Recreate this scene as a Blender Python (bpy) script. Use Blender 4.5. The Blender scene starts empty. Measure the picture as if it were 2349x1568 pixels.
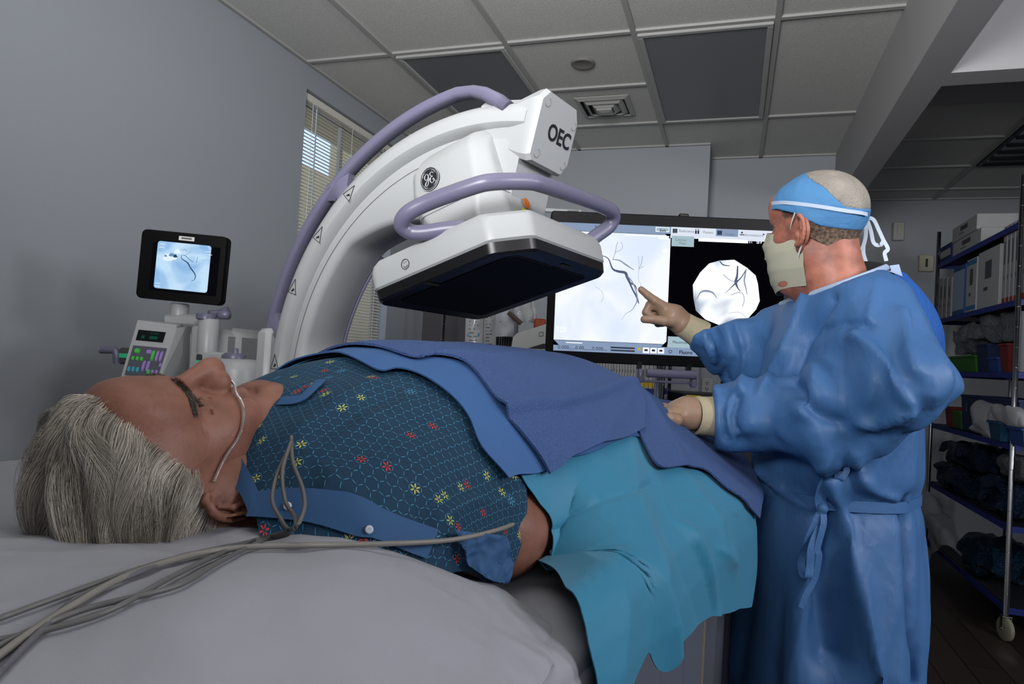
import bpy, math, random
import numpy as np
from mathutils import Vector, Matrix
random.seed(7); np.random.seed(7)
S = bpy.context.scene
COL = S.collection
# ------------------------------------------------------------------ camera
F = 1566.0; W0, H0 = 2349, 1568; CZ = 1.25
yaw, pitch, roll = [math.radians(a) for a in (-18.1, 1.4, 3.3)]
def _basis():
    cy, sy, cp, sp, cr, sr = math.cos(yaw), math.sin(yaw), math.cos(pitch), math.sin(pitch), math.cos(roll), math.sin(roll)
    f = np.array([sy*cp, cy*cp, sp]); r = np.array([cy, -sy, 0.]); u = np.cross(r, f)
    return np.array([cr*r+sr*u, -sr*r+cr*u, f])
M = _basis(); CAM = np.array([0, 0, CZ])
def ray(u, v): return M.T @ np.array([(u-1174.5)/F, -(v-784)/F, 1.0])
def P(u, v, D): return CAM + ray(u, v)*D                       # point seen at a pixel, D metres deep
def onx(u, v, x): d = ray(u, v); return CAM + d*x/d[0]
def ony(u, v, y): d = ray(u, v); return CAM + d*y/d[1]
def onz(u, v, z): d = ray(u, v); return CAM + d*(z-CZ)/d[2]
cam = bpy.data.cameras.new('camera'); cam.sensor_width = 36; cam.lens = F/W0*36; cam.clip_start = .02
co = bpy.data.objects.new('camera', cam); COL.objects.link(co)
co.matrix_world = Matrix(((M[0][0], M[1][0], -M[2][0], 0), (M[0][1], M[1][1], -M[2][1], 0), (M[0][2], M[1][2], -M[2][2], CZ), (0, 0, 0, 1)))
S.camera = co
CR = np.array([math.cos(yaw), -math.sin(yaw), 0]); CF = np.array([math.sin(yaw), math.cos(yaw), 0]); UZ = np.array([0, 0, 1.])
# table frame: s runs towards the feet, t towards the camera side
TA = CR*.5 + CF*math.cos(math.radians(30)); TN = CR*math.cos(math.radians(30)) - CF*.5
TO = CR*-.335 + CF*.65
def T(s, t, z): p = TO + TA*s + TN*t; return np.array([p[0], p[1], z])
def PT(u, v, t): d = ray(u, v); k = (t-(CAM-TO)@TN)/(d@TN); return CAM + d*k
def PS(u, v, s): d = ray(u, v); k = (s-(CAM-TO)@TA)/(d@TA); return CAM + d*k
# ------------------------------------------------------------------ materials
def lin(h):
    h = h.lstrip('#'); o = []
    for i in (0, 2, 4):
        c = int(h[i:i+2], 16)/255; o.append(c/12.92 if c <= .04045 else ((c+.055)/1.055)**2.4)
    return (*o, 1)
MATS = {}
def mat(name, col='#808080', rough=.5, metal=0, bump=None, var=None, emit=None, es=1, trans=0, spec=.5, sss=0, sheen=0, coat=0, alpha=1, ior=1.45):
    """bump=(scale, strength, kind, distance); var=(scale, colour2, amount)"""
    if name in MATS: return MATS[name]
    m = bpy.data.materials.new(name); m.use_nodes = True; nt = m.node_tree; b = nt.nodes['Principled BSDF']
    c = lin(col) if isinstance(col, str) else col
    b.inputs['Base Color'].default_value = c; b.inputs['Roughness'].default_value = rough; b.inputs['Metallic'].default_value = metal
    b.inputs['Specular IOR Level'].default_value = spec; b.inputs['IOR'].default_value = ior
    b.inputs['Transmission Weight'].default_value = trans; b.inputs['Coat Weight'].default_value = coat; b.inputs['Alpha'].default_value = alpha
    if sss:
        b.inputs['Subsurface Weight'].default_value = sss; b.inputs['Subsurface Radius'].default_value = (.012, .004, .002); b.inputs['Subsurface Scale'].default_value = .6
    if sheen: b.inputs['Sheen Weight'].default_value = sheen
    if emit: b.inputs['Emission Color'].default_value = lin(emit); b.inputs['Emission Strength'].default_value = es
    N = nt.nodes.new; Lk = nt.links.new
    tc = N('ShaderNodeTexCoord')
    if bump:
        sc, st, kind = bump[:3]; dist = bump[3] if len(bump) > 3 else .002
        if kind == 'noise': t = N('ShaderNodeTexNoise'); t.inputs['Scale'].default_value = sc; t.inputs['Detail'].default_value = 5; o = t.outputs[0]
        elif kind == 'vor': t = N('ShaderNodeTexVoronoi'); t.inputs['Scale'].default_value = sc; o = t.outputs[0]
        elif kind == 'crumple':
            t = N('ShaderNodeTexVoronoi'); t.inputs['Scale'].default_value = sc; t.feature = 'F1'; t.distance = 'MANHATTAN'
            w = N('ShaderNodeTexNoise'); w.inputs['Scale'].default_value = sc*.6; w.inputs['Detail'].default_value = 3
            mx = N('ShaderNodeMixRGB'); mx.inputs[0].default_value = .22; Lk(tc.outputs['Object'], mx.inputs[1]); Lk(w.outputs[1], mx.inputs[2]); Lk(mx.outputs[0], t.inputs['Vector']); o = t.outputs[0]
        elif kind == 'weave':
            t = N('ShaderNodeTexVoronoi'); t.inputs['Scale'].default_value = sc; t.inputs['Randomness'].default_value = .6; o = t.outputs[0]
        if kind != 'crumple': Lk(tc.outputs['Object'], t.inputs['Vector'])
        bp = N('ShaderNodeBump'); bp.inputs['Strength'].default_value = st; bp.inputs['Distance'].default_value = dist; Lk(o, bp.inputs['Height']); Lk(bp.outputs[0], b.inputs['Normal'])
    if var:
        t = N('ShaderNodeTexNoise'); t.inputs['Scale'].default_value = var[0]; t.inputs['Detail'].default_value = 6; Lk(tc.outputs['Object'], t.inputs['Vector'])
        r = N('ShaderNodeValToRGB'); r.color_ramp.elements[0].position = .5-var[2]; r.color_ramp.elements[1].position = .5+var[2]
        r.color_ramp.elements[0].color = c; r.color_ramp.elements[1].color = lin(var[1]); Lk(t.outputs[0], r.inputs[0]); Lk(r.outputs[0], b.inputs['Base Color'])
    MATS[name] = m; return m
def glow(name, col, st):
    if name in MATS: return MATS[name]
    m = bpy.data.materials.new(name); m.use_nodes = True; nt = m.node_tree; nt.nodes.clear()
    e = nt.nodes.new('ShaderNodeEmission'); e.inputs[0].default_value = lin(col); e.inputs[1].default_value = st
    o = nt.nodes.new('ShaderNodeOutputMaterial'); nt.links.new(e.outputs[0], o.inputs[0]); MATS[name] = m; return m
# ------------------------------------------------------------------ object helpers
def tag(o, label=None, cat=None, group=None, kind=None):
    if label: o['label'] = label
    if cat: o['category'] = cat
    if group: o['group'] = group
    if kind: o['kind'] = kind
    return o
def thing(name, loc, label, cat, group=None):
    o = bpy.data.objects.new(name, None); COL.objects.link(o); o.location = Vector([float(x) for x in loc]); o.empty_display_size = .05
    return tag(o, label, cat, group)
def put(name, me, mats, parent=None, smooth=True):
    if not isinstance(mats, (list, tuple)): mats = [mats]
    for m in mats: me.materials.append(m)
    if smooth: me.polygons.foreach_set('use_smooth', [True]*len(me.polygons))
    o = bpy.data.objects.new(name, me); COL.objects.link(o)
    if parent:
        o.parent = parent
        if parent.type == 'EMPTY': o.matrix_parent_inverse = Matrix.Translation(-parent.location)
    me.update(); return o
def nz(v): v = np.asarray(v, float); return v/(np.linalg.norm(v)+1e-12)
def catmull(pts, n, closed=False):
    pts = np.asarray(pts, float)
    if len(pts) == 2: return pts[0]+(pts[1]-pts[0])*np.linspace(0, 1, n)[:, None]
    k = len(pts); out = []
    tt = np.linspace(0, k if closed else k-1, n, endpoint=not closed)
    for t in tt:
        i = int(t); f = t-i
        if not closed and i >= k-1: i = k-2; f = 1.
        g = (lambda j: pts[j % k]) if closed else (lambda j: pts[j] if 0 <= j < k else (2*pts[0]-pts[1] if j < 0 else 2*pts[-1]-pts[-2]))
        a, b, c, d = g(i-1), g(i), g(i+1), g(i+2)
        out.append(.5*((2*b)+(-a+c)*f+(2*a-5*b+4*c-d)*f*f+(-a+3*b-3*c+d)*f**3))
    return np.array(out)
class MB:
    def __init__(s): s.v = []; s.f = []; s.m = []; s.n = 0
    def add(s, V, Fc, mi=0):
        V = np.asarray(V, float).reshape(-1, 3); s.v.append(V); n = s.n
        s.f += [tuple(int(i)+n for i in q) for q in Fc]; s.m += [mi]*len(Fc); s.n += len(V); return s
    def box(s, c, sz, ax=None, mi=0, bev=0):
        """bevelled box about c; ax = three axis rows"""
        ax = np.eye(3) if ax is None else np.asarray(ax, float); h = np.asarray(sz, float)/2; c = np.asarray(c, float)
        if bev <= 0:
            V = [(x, y, z) for x in (-1, 1) for y in (-1, 1) for z in (-1, 1)]
            V = np.array(V)*h; Fc = [(0, 1, 3, 2), (4, 6, 7, 5), (0, 4, 5, 1), (2, 3, 7, 6), (0, 2, 6, 4), (1, 5, 7, 3)]
            return s.add(V@ax+c, Fc, mi)
        b = min(bev, *(h*.95)); V = []; idx = {}
        for x in (-1, 1):
            for y in (-1, 1):
                for z in (-1, 1):
                    for k in range(3):
                        p = np.array([x, y, z])*(h-b); p[k] += (x, y, z)[k]*b; idx[(x, y, z, k)] = len(V); V.append(p)
        Fc = []
        for k in range(3):
            a, bb = [i for i in range(3) if i != k]
            for sg in (-1, 1):
                q = []
                for (p1, p2) in ((-1, -1), (1, -1), (1, 1), (-1, 1)):
                    t = [0]*3; t[k] = sg; t[a] = p1; t[bb] = p2; q.append(idx[(*t, k)])
                Fc.append(q)
        for k in range(3):
            a, bb = [i for i in range(3) if i != k]
            for s1 in (-1, 1):
                for s2 in (-1, 1):
                    t = [0]*3; t[a] = s1; t[bb] = s2; t[k] = -1; u = list(t); u[k] = 1
                    Fc.append((idx[(*t, a)], idx[(*u, a)], idx[(*u, bb)], idx[(*t, bb)]))
        for x in (-1, 1):
            for y in (-1, 1):
                for z in (-1, 1): Fc.append([idx[(x, y, z, k)] for k in range(3)])
        return s.add(np.array(V)@ax+c, Fc, mi)
    def grid(s, G, mi=0, closeu=False, closev=False):
        G = np.asarray(G); a, b = G.shape[:2]; Fc = []
        for i in range(a if closeu else a-1):
            for j in range(b if closev else b-1):
                i2, j2 = (i+1) % a, (j+1) % b; Fc.append((i*b+j, i2*b+j, i2*b+j2, i*b+j2))
        return s.add(G.reshape(-1, 3), Fc, mi)
    def loft(s, secs, mi=0, cap=True):
        secs = np.asarray(secs); n0 = s.n; a, b = secs.shape[:2]
        s.grid(secs, mi, closev=True)
        if cap: s.f += [tuple(n0+i for i in range(b))[::-1], tuple(n0+(a-1)*b+i for i in range(b))]; s.m += [mi, mi]
        return s
    def tube(s, pts, r, seg=10, n=None, mi=0, closed=False, flat=None, cap=True):
        pts = np.asarray(pts, float)
        if n: 
            rr = r if np.isscalar(r) else np.interp(np.linspace(0, 1, n), np.linspace(0, 1, len(r)), r); pts = catmull(pts, n, closed)
        else: rr = r
        k = len(pts); rr = np.full(k, rr) if np.isscalar(rr) else np.asarray(rr)
        tg = np.roll(pts, -1, 0)-np.roll(pts, 1, 0)
        if not closed: tg[0] = pts[1]-pts[0]; tg[-1] = pts[-1]-pts[-2]
        up = np.array([0, 0, 1.]) if abs(nz(tg[0])[2]) < .9 else np.array([1., 0, 0]); secs = []; ref = nz(up-nz(tg[0])*(up@nz(tg[0])))
        for i in range(k):
            d = nz(tg[i]); ref = nz(ref-d*(ref@d)); bn = np.cross(d, ref); ang = np.linspace(0, 2*np.pi, seg, endpoint=False)
            fx, fy = (1, 1) if flat is None else flat
            secs.append(pts[i]+rr[i]*(np.cos(ang)[:, None]*ref*fx+np.sin(ang)[:, None]*bn*fy))
        if closed: return s.grid(np.array(secs), mi, closeu=True, closev=True)
        return s.loft(secs, mi, cap)
    def cyl(s, a, b, r, seg=24, mi=0, r2=None): return s.tube([a, b], np.array([r, r if r2 is None else r2]), seg, mi=mi)
    def lathe(s, prof, c, axis=(0, 0, 1), seg=32, mi=0):
        ax = nz(axis); u = nz(np.cross(ax, [1, 0, 0] if abs(ax[0]) < .9 else [0, 1, 0])); w = np.cross(ax, u); A = np.linspace(0, 2*np.pi, seg, endpoint=False)
        return s.loft([np.asarray(c)+ax*h+r*(np.cos(A)[:, None]*u+np.sin(A)[:, None]*w) for r, h in prof], mi)
    def text(s, txt, o, x, y, size, mi=0, align='LEFT', ext=.0004, bold=0):
        """writing laid on a surface: o = origin, x/y = unit directions"""
        cu = bpy.data.curves.new('t', 'FONT'); cu.body = txt; cu.size = size; cu.extrude = ext; cu.align_x = align; cu.resolution_u = 4; cu.offset = bold
        ob = bpy.data.objects.new('t', cu); me = bpy.data.meshes.new_from_object(ob)
        V = np.array([v.co[:] for v in me.vertices]).reshape(-1, 3); Fc = [tuple(p.vertices) for p in me.polygons]
        x = nz(x); y = nz(y); z = np.cross(x, y)
        if len(V): s.add(np.asarray(o)+V[:, :1]*x+V[:, 1:2]*y+V[:, 2:]*z, Fc, mi)
        bpy.data.objects.remove(ob); bpy.data.curves.remove(cu); bpy.data.meshes.remove(me); return s
    def build(s, name, mats, parent=None, smooth=False, auto=None):
        me = bpy.data.meshes.new(name); V = np.concatenate(s.v) if s.v else np.zeros((0, 3))
        me.from_pydata(V.tolist(), [], s.f); me.polygons.foreach_set('material_index', s.m)
        o = put(name, me, mats, parent, smooth)
        if auto: sharp(me, auto)
        return o
def sharp(me, deg):
    import bmesh
    bm = bmesh.new(); bm.from_mesh(me); bmesh.ops.recalc_face_normals(bm, faces=bm.faces[:])
    for f in bm.faces: f.smooth = True
    for e in bm.edges:
        if len(e.link_faces) == 2 and e.calc_face_angle(0) > math.radians(deg): e.smooth = False
    bm.to_mesh(me); bm.free()
def catm_axis(A, n, ax):
    A = np.moveaxis(np.asarray(A, float), ax, 0); sh = A.shape; B = catmull(A.reshape(sh[0], -1), n); return np.moveaxis(B.reshape((n,)+sh[1:]), 0, ax)
def surf(ctrl, nu, nv): return catm_axis(catm_axis(ctrl, nu, 0), nv, 1)
def bilerp(G, a, b):
    """sample a surface grid at fractions a (rows) and b (cols)"""
    nu, nv = G.shape[:2]; a = np.clip(a, 0, 1)*(nu-1.001); b = np.clip(b, 0, 1)*(nv-1.001); i = a.astype(int); j = b.astype(int); fa = (a-i)[..., None]; fb = (b-j)[..., None]
    return G[i, j]*(1-fa)*(1-fb)+G[i+1, j]*fa*(1-fb)+G[i, j+1]*(1-fa)*fb+G[i+1, j+1]*fa*fb
def gnorm(G):
    du = np.gradient(G, axis=0); dv = np.gradient(G, axis=1); n = np.cross(du, dv); return n/(np.linalg.norm(n, axis=-1, keepdims=True)+1e-12)
def solid(mb, G, th, mi=0):
    """sheet of real thickness from a surface grid"""
    N = gnorm(G); A = G+N*th/2; B = G-N*th/2; a, b = G.shape[:2]
    mb.grid(A, mi); mb.grid(B[:, ::-1], mi)
    for r1, r2 in ((A[0], B[0]), (B[-1], A[-1]), (B[:, 0], A[:, 0]), (A[:, -1], B[:, -1])): mb.grid(np.stack([r1, r2], 1) , mi)
    return mb
# ------------------------------------------------------------------ noise and implicit surfaces
_pt = np.random.RandomState(3).permutation(512); _pg = np.random.RandomState(4).normal(size=(512, 3)); _pg /= np.linalg.norm(_pg, axis=1)[:, None]
def noise3(p):
    p = np.asarray(p, float); i = np.floor(p).astype(int); f = p-i; u = f*f*f*(f*(f*6-15)+10); r = 0
    for dx in (0, 1):
        for dy in (0, 1):
            for dz in (0, 1):
                h = _pt[(_pt[(_pt[(i[..., 0]+dx) % 512]+i[..., 1]+dy) % 512]+i[..., 2]+dz) % 512]; g = _pg[h]
                w = (u[..., 0] if dx else 1-u[..., 0])*(u[..., 1] if dy else 1-u[..., 1])*(u[..., 2] if dz else 1-u[..., 2])
                r = r+w*((f-np.array([dx, dy, dz]))*g).sum(-1)
    return r
def ridged(p, octs=3):
    r = 0; a = 1.
    for o in range(octs): r = r+a*(.35-np.abs(noise3(p*2**o+o*17.3))); a *= .5
    return r
_fh = np.random.RandomState(9).uniform(-1, 1, 512)
def facet(p):
    """piecewise flat noise with sharp creases, like crumpled sheet"""
    p = np.asarray(p, float); i = np.floor(p).astype(int); f = p-i; o = np.argsort(-f, axis=-1); fs = np.take_along_axis(f, o, -1)
    hv = lambda j: _fh[(_pt[(_pt[(_pt[j[..., 0] % 512]+j[..., 1]) % 512]+j[..., 2]) % 512])]
    v0 = hv(i); r = v0.copy(); cur = i.copy()
    for k in range(3):
        e = np.zeros_like(i); np.put_along_axis(e, o[..., k:k+1], 1, -1); nx_ = cur+e; v1 = hv(nx_); r = r+fs[..., k]*(v1-v0); v0 = v1; cur = nx_
    return r
def smin(a, b, k): h = np.clip(.5+.5*(b-a)/k, 0, 1); return b*(1-h)+a*h-k*h*(1-h)
def smax(a, b, k): return -smin(-a, -b, k)
def sph(p, c, r): return np.linalg.norm(p-np.asarray(c), axis=-1)-r
def ell(p, c, r, R=None):
    q = p-np.asarray(c); q = q if R is None else q@np.asarray(R).T; r = np.asarray(r, float)
    k0 = np.linalg.norm(q/r, axis=-1); k1 = np.linalg.norm(q/(r*r), axis=-1); return k0*(k0-1)/(k1+1e-9)
def cap(p, a, b, ra, rb=None):
    a = np.asarray(a, float); b = np.asarray(b, float); rb = ra if rb is None else rb; ba = b-a
    h = np.clip(((p-a)@ba)/(ba@ba), 0, 1); return np.linalg.norm(p-a-h[..., None]*ba, axis=-1)-(ra+(rb-ra)*h)
def chain(p, pts, rs, k):
    d = None
    for i in range(len(pts)-1):
        e = cap(p, pts[i], pts[i+1], rs[i], rs[i+1]); d = e if d is None else smin(d, e, k)
    return d
def nets(fn, lo, hi, h):
    """surface nets of fn(points)=0 on a grid of step h -> verts, quads"""
    lo = np.asarray(lo, float); hi = np.asarray(hi, float); n = np.ceil((hi-lo)/h).astype(int)+1
    ax = [lo[i]+h*np.arange(n[i]) for i in range(3)]; Fv = np.empty(n, np.float32)
    for i0 in range(0, n[0], 24):
        g = np.stack(np.meshgrid(ax[0][i0:i0+24], ax[1], ax[2], indexing='ij'), -1); Fv[i0:i0+24] = fn(g)
    s = Fv < 0; c = s[:-1, :-1, :-1].astype(np.int8)*0; cnt = c.copy()
    for dx in (0, 1):
        for dy in (0, 1):
            for dz in (0, 1): cnt = cnt+s[dx:n[0]-1+dx, dy:n[1]-1+dy, dz:n[2]-1+dz]
    act = (cnt > 0) & (cnt < 8); I = np.argwhere(act); idx = -np.ones(act.shape, int); idx[act] = np.arange(len(I))
    acc = np.zeros((len(I), 3)); k = np.zeros(len(I))
    for a in range(3):
        o1, o2 = [i for i in range(3) if i != a]
        for p in (0, 1):
            for q in (0, 1):
                A = I.copy(); A[:, o1] += p; A[:, o2] += q; B = A.copy(); B[:, a] += 1
                fa = Fv[A[:, 0], A[:, 1], A[:, 2]]; fb = Fv[B[:, 0], B[:, 1], B[:, 2]]; m = (fa < 0) != (fb < 0)
                t = np.where(m, fa/np.where(m, fa-fb, 1), 0); pt = A.astype(float); pt[:, a] += t; acc[m] += pt[m]; k[m] += 1
    V = lo+h*acc/k[:, None]; Q = []
    for a in range(3):
        b, c_ = (a+1) % 3, (a+2) % 3; sl = [slice(None)]*3; sl2 = [slice(None)]*3; sl[a] = slice(0, -1); sl2[a] = slice(1, None)
        s1 = s[tuple(sl)]; s2 = s[tuple(sl2)]; E = np.argwhere(s1 != s2)
        E = E[(E[:, b] > 0) & (E[:, c_] > 0) & (E[:, b] < n[b]-1) & (E[:, c_] < n[c_]-1)]
        def gi(db, dc): X = E.copy(); X[:, b] -= db; X[:, c_] -= dc; return idx[X[:, 0], X[:, 1], X[:, 2]]
        q = np.stack([gi(0, 0), gi(1, 0), gi(1, 1), gi(0, 1)], 1); fl = s1[E[:, 0], E[:, 1], E[:, 2]]
        q[~fl] = q[~fl][:, ::-1]; Q.append(q)
    return V, np.concatenate(Q)
def vnormals(V, Q):
    n = np.zeros_like(V); fn = np.cross(V[Q[:, 2]]-V[Q[:, 0]], V[Q[:, 3]]-V[Q[:, 1]])
    for k in range(4): np.add.at(n, Q[:, k], fn)
    return n/(np.linalg.norm(n, axis=1, keepdims=True)+1e-12)
def lap(V, Q, it=2, lam=.5):
    for _ in range(it):
        a = np.zeros_like(V); c = np.zeros(len(V))
        for k in range(4):
            i, j = Q[:, k], Q[:, (k+1) % 4]; np.add.at(a, i, V[j]); np.add.at(a, j, V[i]); np.add.at(c, i, 1); np.add.at(c, j, 1)
        V = V*(1-lam)+lam*a/c[:, None]
    return V
def qmesh(name, V, Q, mats, parent=None, mi=None):
    me = bpy.data.meshes.new(name); me.vertices.add(len(V)); me.vertices.foreach_set('co', np.asarray(V, np.float32).ravel())
    me.loops.add(len(Q)*4); me.loops.foreach_set('vertex_index', np.asarray(Q, np.int32).ravel()); me.polygons.add(len(Q)); me.polygons.foreach_set('loop_start', np.arange(0, len(Q)*4, 4, dtype=np.int32)); me.polygons.foreach_set('loop_total', np.full(len(Q), 4, np.int32))
    if mi is not None: me.polygons.foreach_set('material_index', np.asarray(mi, np.int32))
    me.update(calc_edges=True); me.validate(); return put(name, me, mats, parent)
# ================================================================== the room
CH = 2.77
wallm = mat('wall_paint', '#959a9f', .6, bump=(60, .08, 'noise', .001))
ceilm = mat('ceiling_tile', '#cfceca', .9, bump=(130, .5, 'noise', .002), var=(220, '#bfbeb9', .12))
barm = mat('ceiling_bar', '#a4a4a1', .5)
drym = mat('drywall_white', '#a3a2a2', .7, bump=(80, .05, 'noise', .001))
floorm = mat('floor_vinyl', '#3a322c', .45, var=(6, '#2b2521', .2), bump=(30, .1, 'noise', .001))
def struct(name, mb, mats, **k): return tag(mb.build(name, mats, **k), kind='structure')
def wb(mb, x0, x1, y0, y1, z0, z1, mi=0, bev=0): return mb.box(((x0+x1)/2, (y0+y1)/2, (z0+z1)/2), (x1-x0, y1-y0, z1-z0), mi=mi, bev=bev)
def bx(name, x0, x1, y0, y1, z0, z1, m, parent=None, bev=0): mb = MB(); wb(mb, x0, x1, y0, y1, z0, z1, bev=bev); return mb.build(name, m, parent)
# floor with plank joints
fm = floorm; nt = fm.node_tree
br = nt.nodes.new('ShaderNodeTexBrick'); br.inputs['Scale'].default_value = 1; br.inputs['Brick Width'].default_value = 1.2; br.inputs['Row Height'].default_value = .15; br.inputs['Mortar Size'].default_value = .004
br.inputs['Color1'].default_value = lin('#3d342d'); br.inputs['Color2'].default_value = lin('#2f2823'); br.inputs['Mortar'].default_value = lin('#191512')
tc = nt.nodes.new('ShaderNodeTexCoord'); mp = nt.nodes.new('ShaderNodeMapping'); mp.inputs['Rotation'].default_value[2] = 1.57
nt.links.new(tc.outputs['Object'], mp.inputs[0]); nt.links.new(mp.outputs[0], br.inputs[0]); nt.links.new(br.outputs[0], nt.nodes['Principled BSDF'].inputs['Base Color'])
mb = MB(); wb(mb, -2.35, 3.6, -2.6, 6.6, -.1, 0); struct('floor', mb, fm)
XW, YA, YB, WZ0, WZ1 = -2.25, 3.09, 4.12, .95, 2.635
mb = MB(); wb(mb, XW-.12, XW, -2.6, YA, 0, CH+.1); wb(mb, XW-.12, XW, YB, 4.84, 0, CH+.1); wb(mb, XW-.12, XW, YA, YB, 0, WZ0); wb(mb, XW-.12, XW, YA, YB, WZ1, CH+.1); struct('wall_left', mb, wallm)
mb = MB(); wb(mb, XW, -.22, 4.72, 4.84, 0, CH+.1); wb(mb, -.34, -.22, 4.84, 5.05, 0, CH+.1); wb(mb, -.22, .62, 5.05, 5.17, 0, CH+.1); wb(mb, .5, .62, 5.17, 6.4, 0, CH+.1); wb(mb, .62, 3.5, 6.4, 6.52, 0, CH+.1); struct('wall_back', mb, wallm)
mb = MB(); wb(mb, 3.5, 3.6, -2.6, 6.52, 0, CH+.1); struct('wall_right', mb, wallm)
mb = MB(); wb(mb, XW-.12, 3.6, -2.7, -2.6, 0, CH+.1); struct('wall_front', mb, wallm)
mb = MB(); wb(mb, XW-.12, 3.6, -2.7, 6.52, CH, CH+.08); struct('ceiling', mb, ceilm)
# suspended grid bars
gx = [-1.735, -1.118, -.506, .108]; gy = [-1.75, -.55, .65, 1.85, 3.06, 4.25]
mb = MB(); w = .012; zb = CH-.012
for x in gx: wb(mb, x-w, x+w, -2.6, 5.05 if x > -.2 else 4.72, zb, CH+.01)
for y in gy: wb(mb, XW, .59, y-w, y+w, zb+.001, CH+.01)
wb(mb, -1.118, -.506, 3.655-w, 3.655+w, zb+.001, CH+.01)
wb(mb, XW, XW+.022, -2.6, 4.72, zb, CH+.01); wb(mb, XW, -.22, 4.70, 4.72, zb, CH+.01); wb(mb, -.22, .59, 5.03, 5.05, zb, CH+.01)
for x in (1.50, 2.11, 2.72, 3.33): wb(mb, x-w, x+w, 3.9, 6.4, zb, CH+.01)
for y in (4.18, 4.80, 5.42, 6.05, 6.38): wb(mb, .72, 3.5, y-w, y+w, zb+.001, CH+.01)
struct('trim_1', mb, barm)
# dropped beam with its cross piece and the pale coffer beyond
mb = MB(); wb(mb, .59, .718, -2.6, 6.4, 2.41, CH); struct('trim_2', mb, drym)
mb = MB(); wb(mb, .718, 3.5, 2.89, 3.015, 2.41, CH); wb(mb, .718, 3.5, 3.015, 3.93, CH-.1, CH); wb(mb, .718, 3.5, -2.6, 2.89, CH-.04, CH); struct('trim_3', mb, drym)
# troffers
lensm = mat('light_lens', '#6d6e70', .35, bump=(400, .2, 'noise', .0005))
def troffer(x0, x1, y0, y1, lab, parab=False):
    o = thing('ceiling_light', ((x0+x1)/2, (y0+y1)/2, CH), lab, 'ceiling light')
    f = MB(); t = .026; z0 = CH-.022
    for a in ((x0, x1, y0, y0+t), (x0, x1, y1-t, y1), (x0, x0+t, y0+t, y1-t), (x1-t, x1, y0+t, y1-t)): wb(f, *a, z0, CH, bev=.003)
    f.build('frame', barm if not parab else mat('black_metal', '#0c0c0d', .4), o)
    if not parab:
        bx('diffuser', x0+t, x1-t, y0+t, y1-t, CH-.014, CH-.002, lensm, o)
    else:
        mm = mat('louvre_metal', '#aeb3b5', .18, .9)
        bx('reflector', x0+t, x1-t, y0+t, y1-t, CH-.006, CH-.001, mm, o)
        l = MB(); k = 7
        for i in range(1, k):
            y = y0+t+(y1-y0-2*t)*i/k; l.box(((x0+x1)/2, y, CH-.02), (x1-x0-2*t, .012, .03), mi=0)
        l.build('louvre', mat('louvre_blade', '#3b3d3f', .3, .7), o)
    return o
troffer(-1.72, -1.132, 3.075, 4.235, 'switched-off ceiling light with grey diffuser above the window side of the c-arm')
troffer(-.492, .094, 3.075, 4.235, 'switched-off grey ceiling light panel nearest the dropped beam')
troffer(1.515, 2.095, 4.3, 5.4, 'louvred metal ceiling light beyond the beam at upper right', True)
# air diffuser and round speaker
o = thing('air_vent', (-.79, 3.93, CH), 'square stepped air vent in the ceiling above the big monitor', 'air vent')
vm = mat('vent_metal', '#a0a19d', .45); dk = mat('vent_dark', '#141414', .9)
bx('backing', -.93, -.65, 3.79, 4.07, CH-.006, CH-.001, dk, o)
for i, h in enumerate((.155, .115, .078)):
    mb = MB(); ins = h-.026; zt = CH-.006; zl = CH-.022-.007*i; c = (-.79, 3.93)
    q = lambda r, z: np.array([(c[0]-r, c[1]-r, z), (c[0]+r, c[1]-r, z), (c[0]+r, c[1]+r, z), (c[0]-r, c[1]+r, z)])
    mb.grid(np.array([q(h, zt), q(h, zt-.004), q(ins, zl), q(ins, zl+.004), q(h, zt)]), closev=True); mb.build('vane', vm, o)
mb = MB(); mb.loft([[(c[0]-r, c[1]-r, z), (c[0]+r, c[1]-r, z), (c[0]+r, c[1]+r, z), (c[0]-r, c[1]+r, z)] for r, z in ((.045, CH-.02), (.045, CH-.045), (.02, CH-.052))]); mb.build('centre_cone', vm, o)
mb = MB(); mb.lathe([(.062, .0), (.062, .006), (.056, .012), (.05, .009), (.0, .009)], onz(1337, 144, CH), (0, 0, -1), 40)
tag(mb.build('ceiling_sensor', mat('sensor_grey', '#77756f', .6), smooth=True), 'small round disc set flush in a ceiling tile before the air vent', 'ceiling disc')
# window, blind, outside
mb = MB(); wm = mat('window_frame', '#b9b9b2', .5)
for a in ((YA, YA+.03, WZ0, WZ1), (YB-.03, YB, WZ0, WZ1), (YA, YB, WZ0, WZ0+.04), (YA, YB, WZ1-.04, WZ1), (3.58, 3.61, WZ0, WZ1)): wb(mb, XW-.115, XW-.09, a[0], a[1], a[2], a[3])
w1 = struct('window_1', mb, wm)
mb = MB(); wb(mb, XW-.104, XW-.1, YA+.03, YB-.03, WZ0+.04, WZ1-.04); mb.build('pane', mat('clear_glass', '#ffffff', .02, trans=1, spec=.5), w1)
mb = MB(); wb(mb, XW-.02, XW+.03, YA-.01, YB+.01, WZ0-.025, WZ0); mb.build('window_sill', wm, w1)
o = thing('window_blind', (XW-.04, (YA+YB)/2, WZ0), 'cream horizontal slat blind hanging in the window on the left wall', 'window blind')
slm = mat('blind_slat', '#d2cfc4', .5, trans=0)
bx('head_rail', XW-.06, XW-.02, YA+.004, YB-.03, WZ1-.045, WZ1-.004, slm, o, bev=.004)
mb = MB(); z = WZ1-.06
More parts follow.
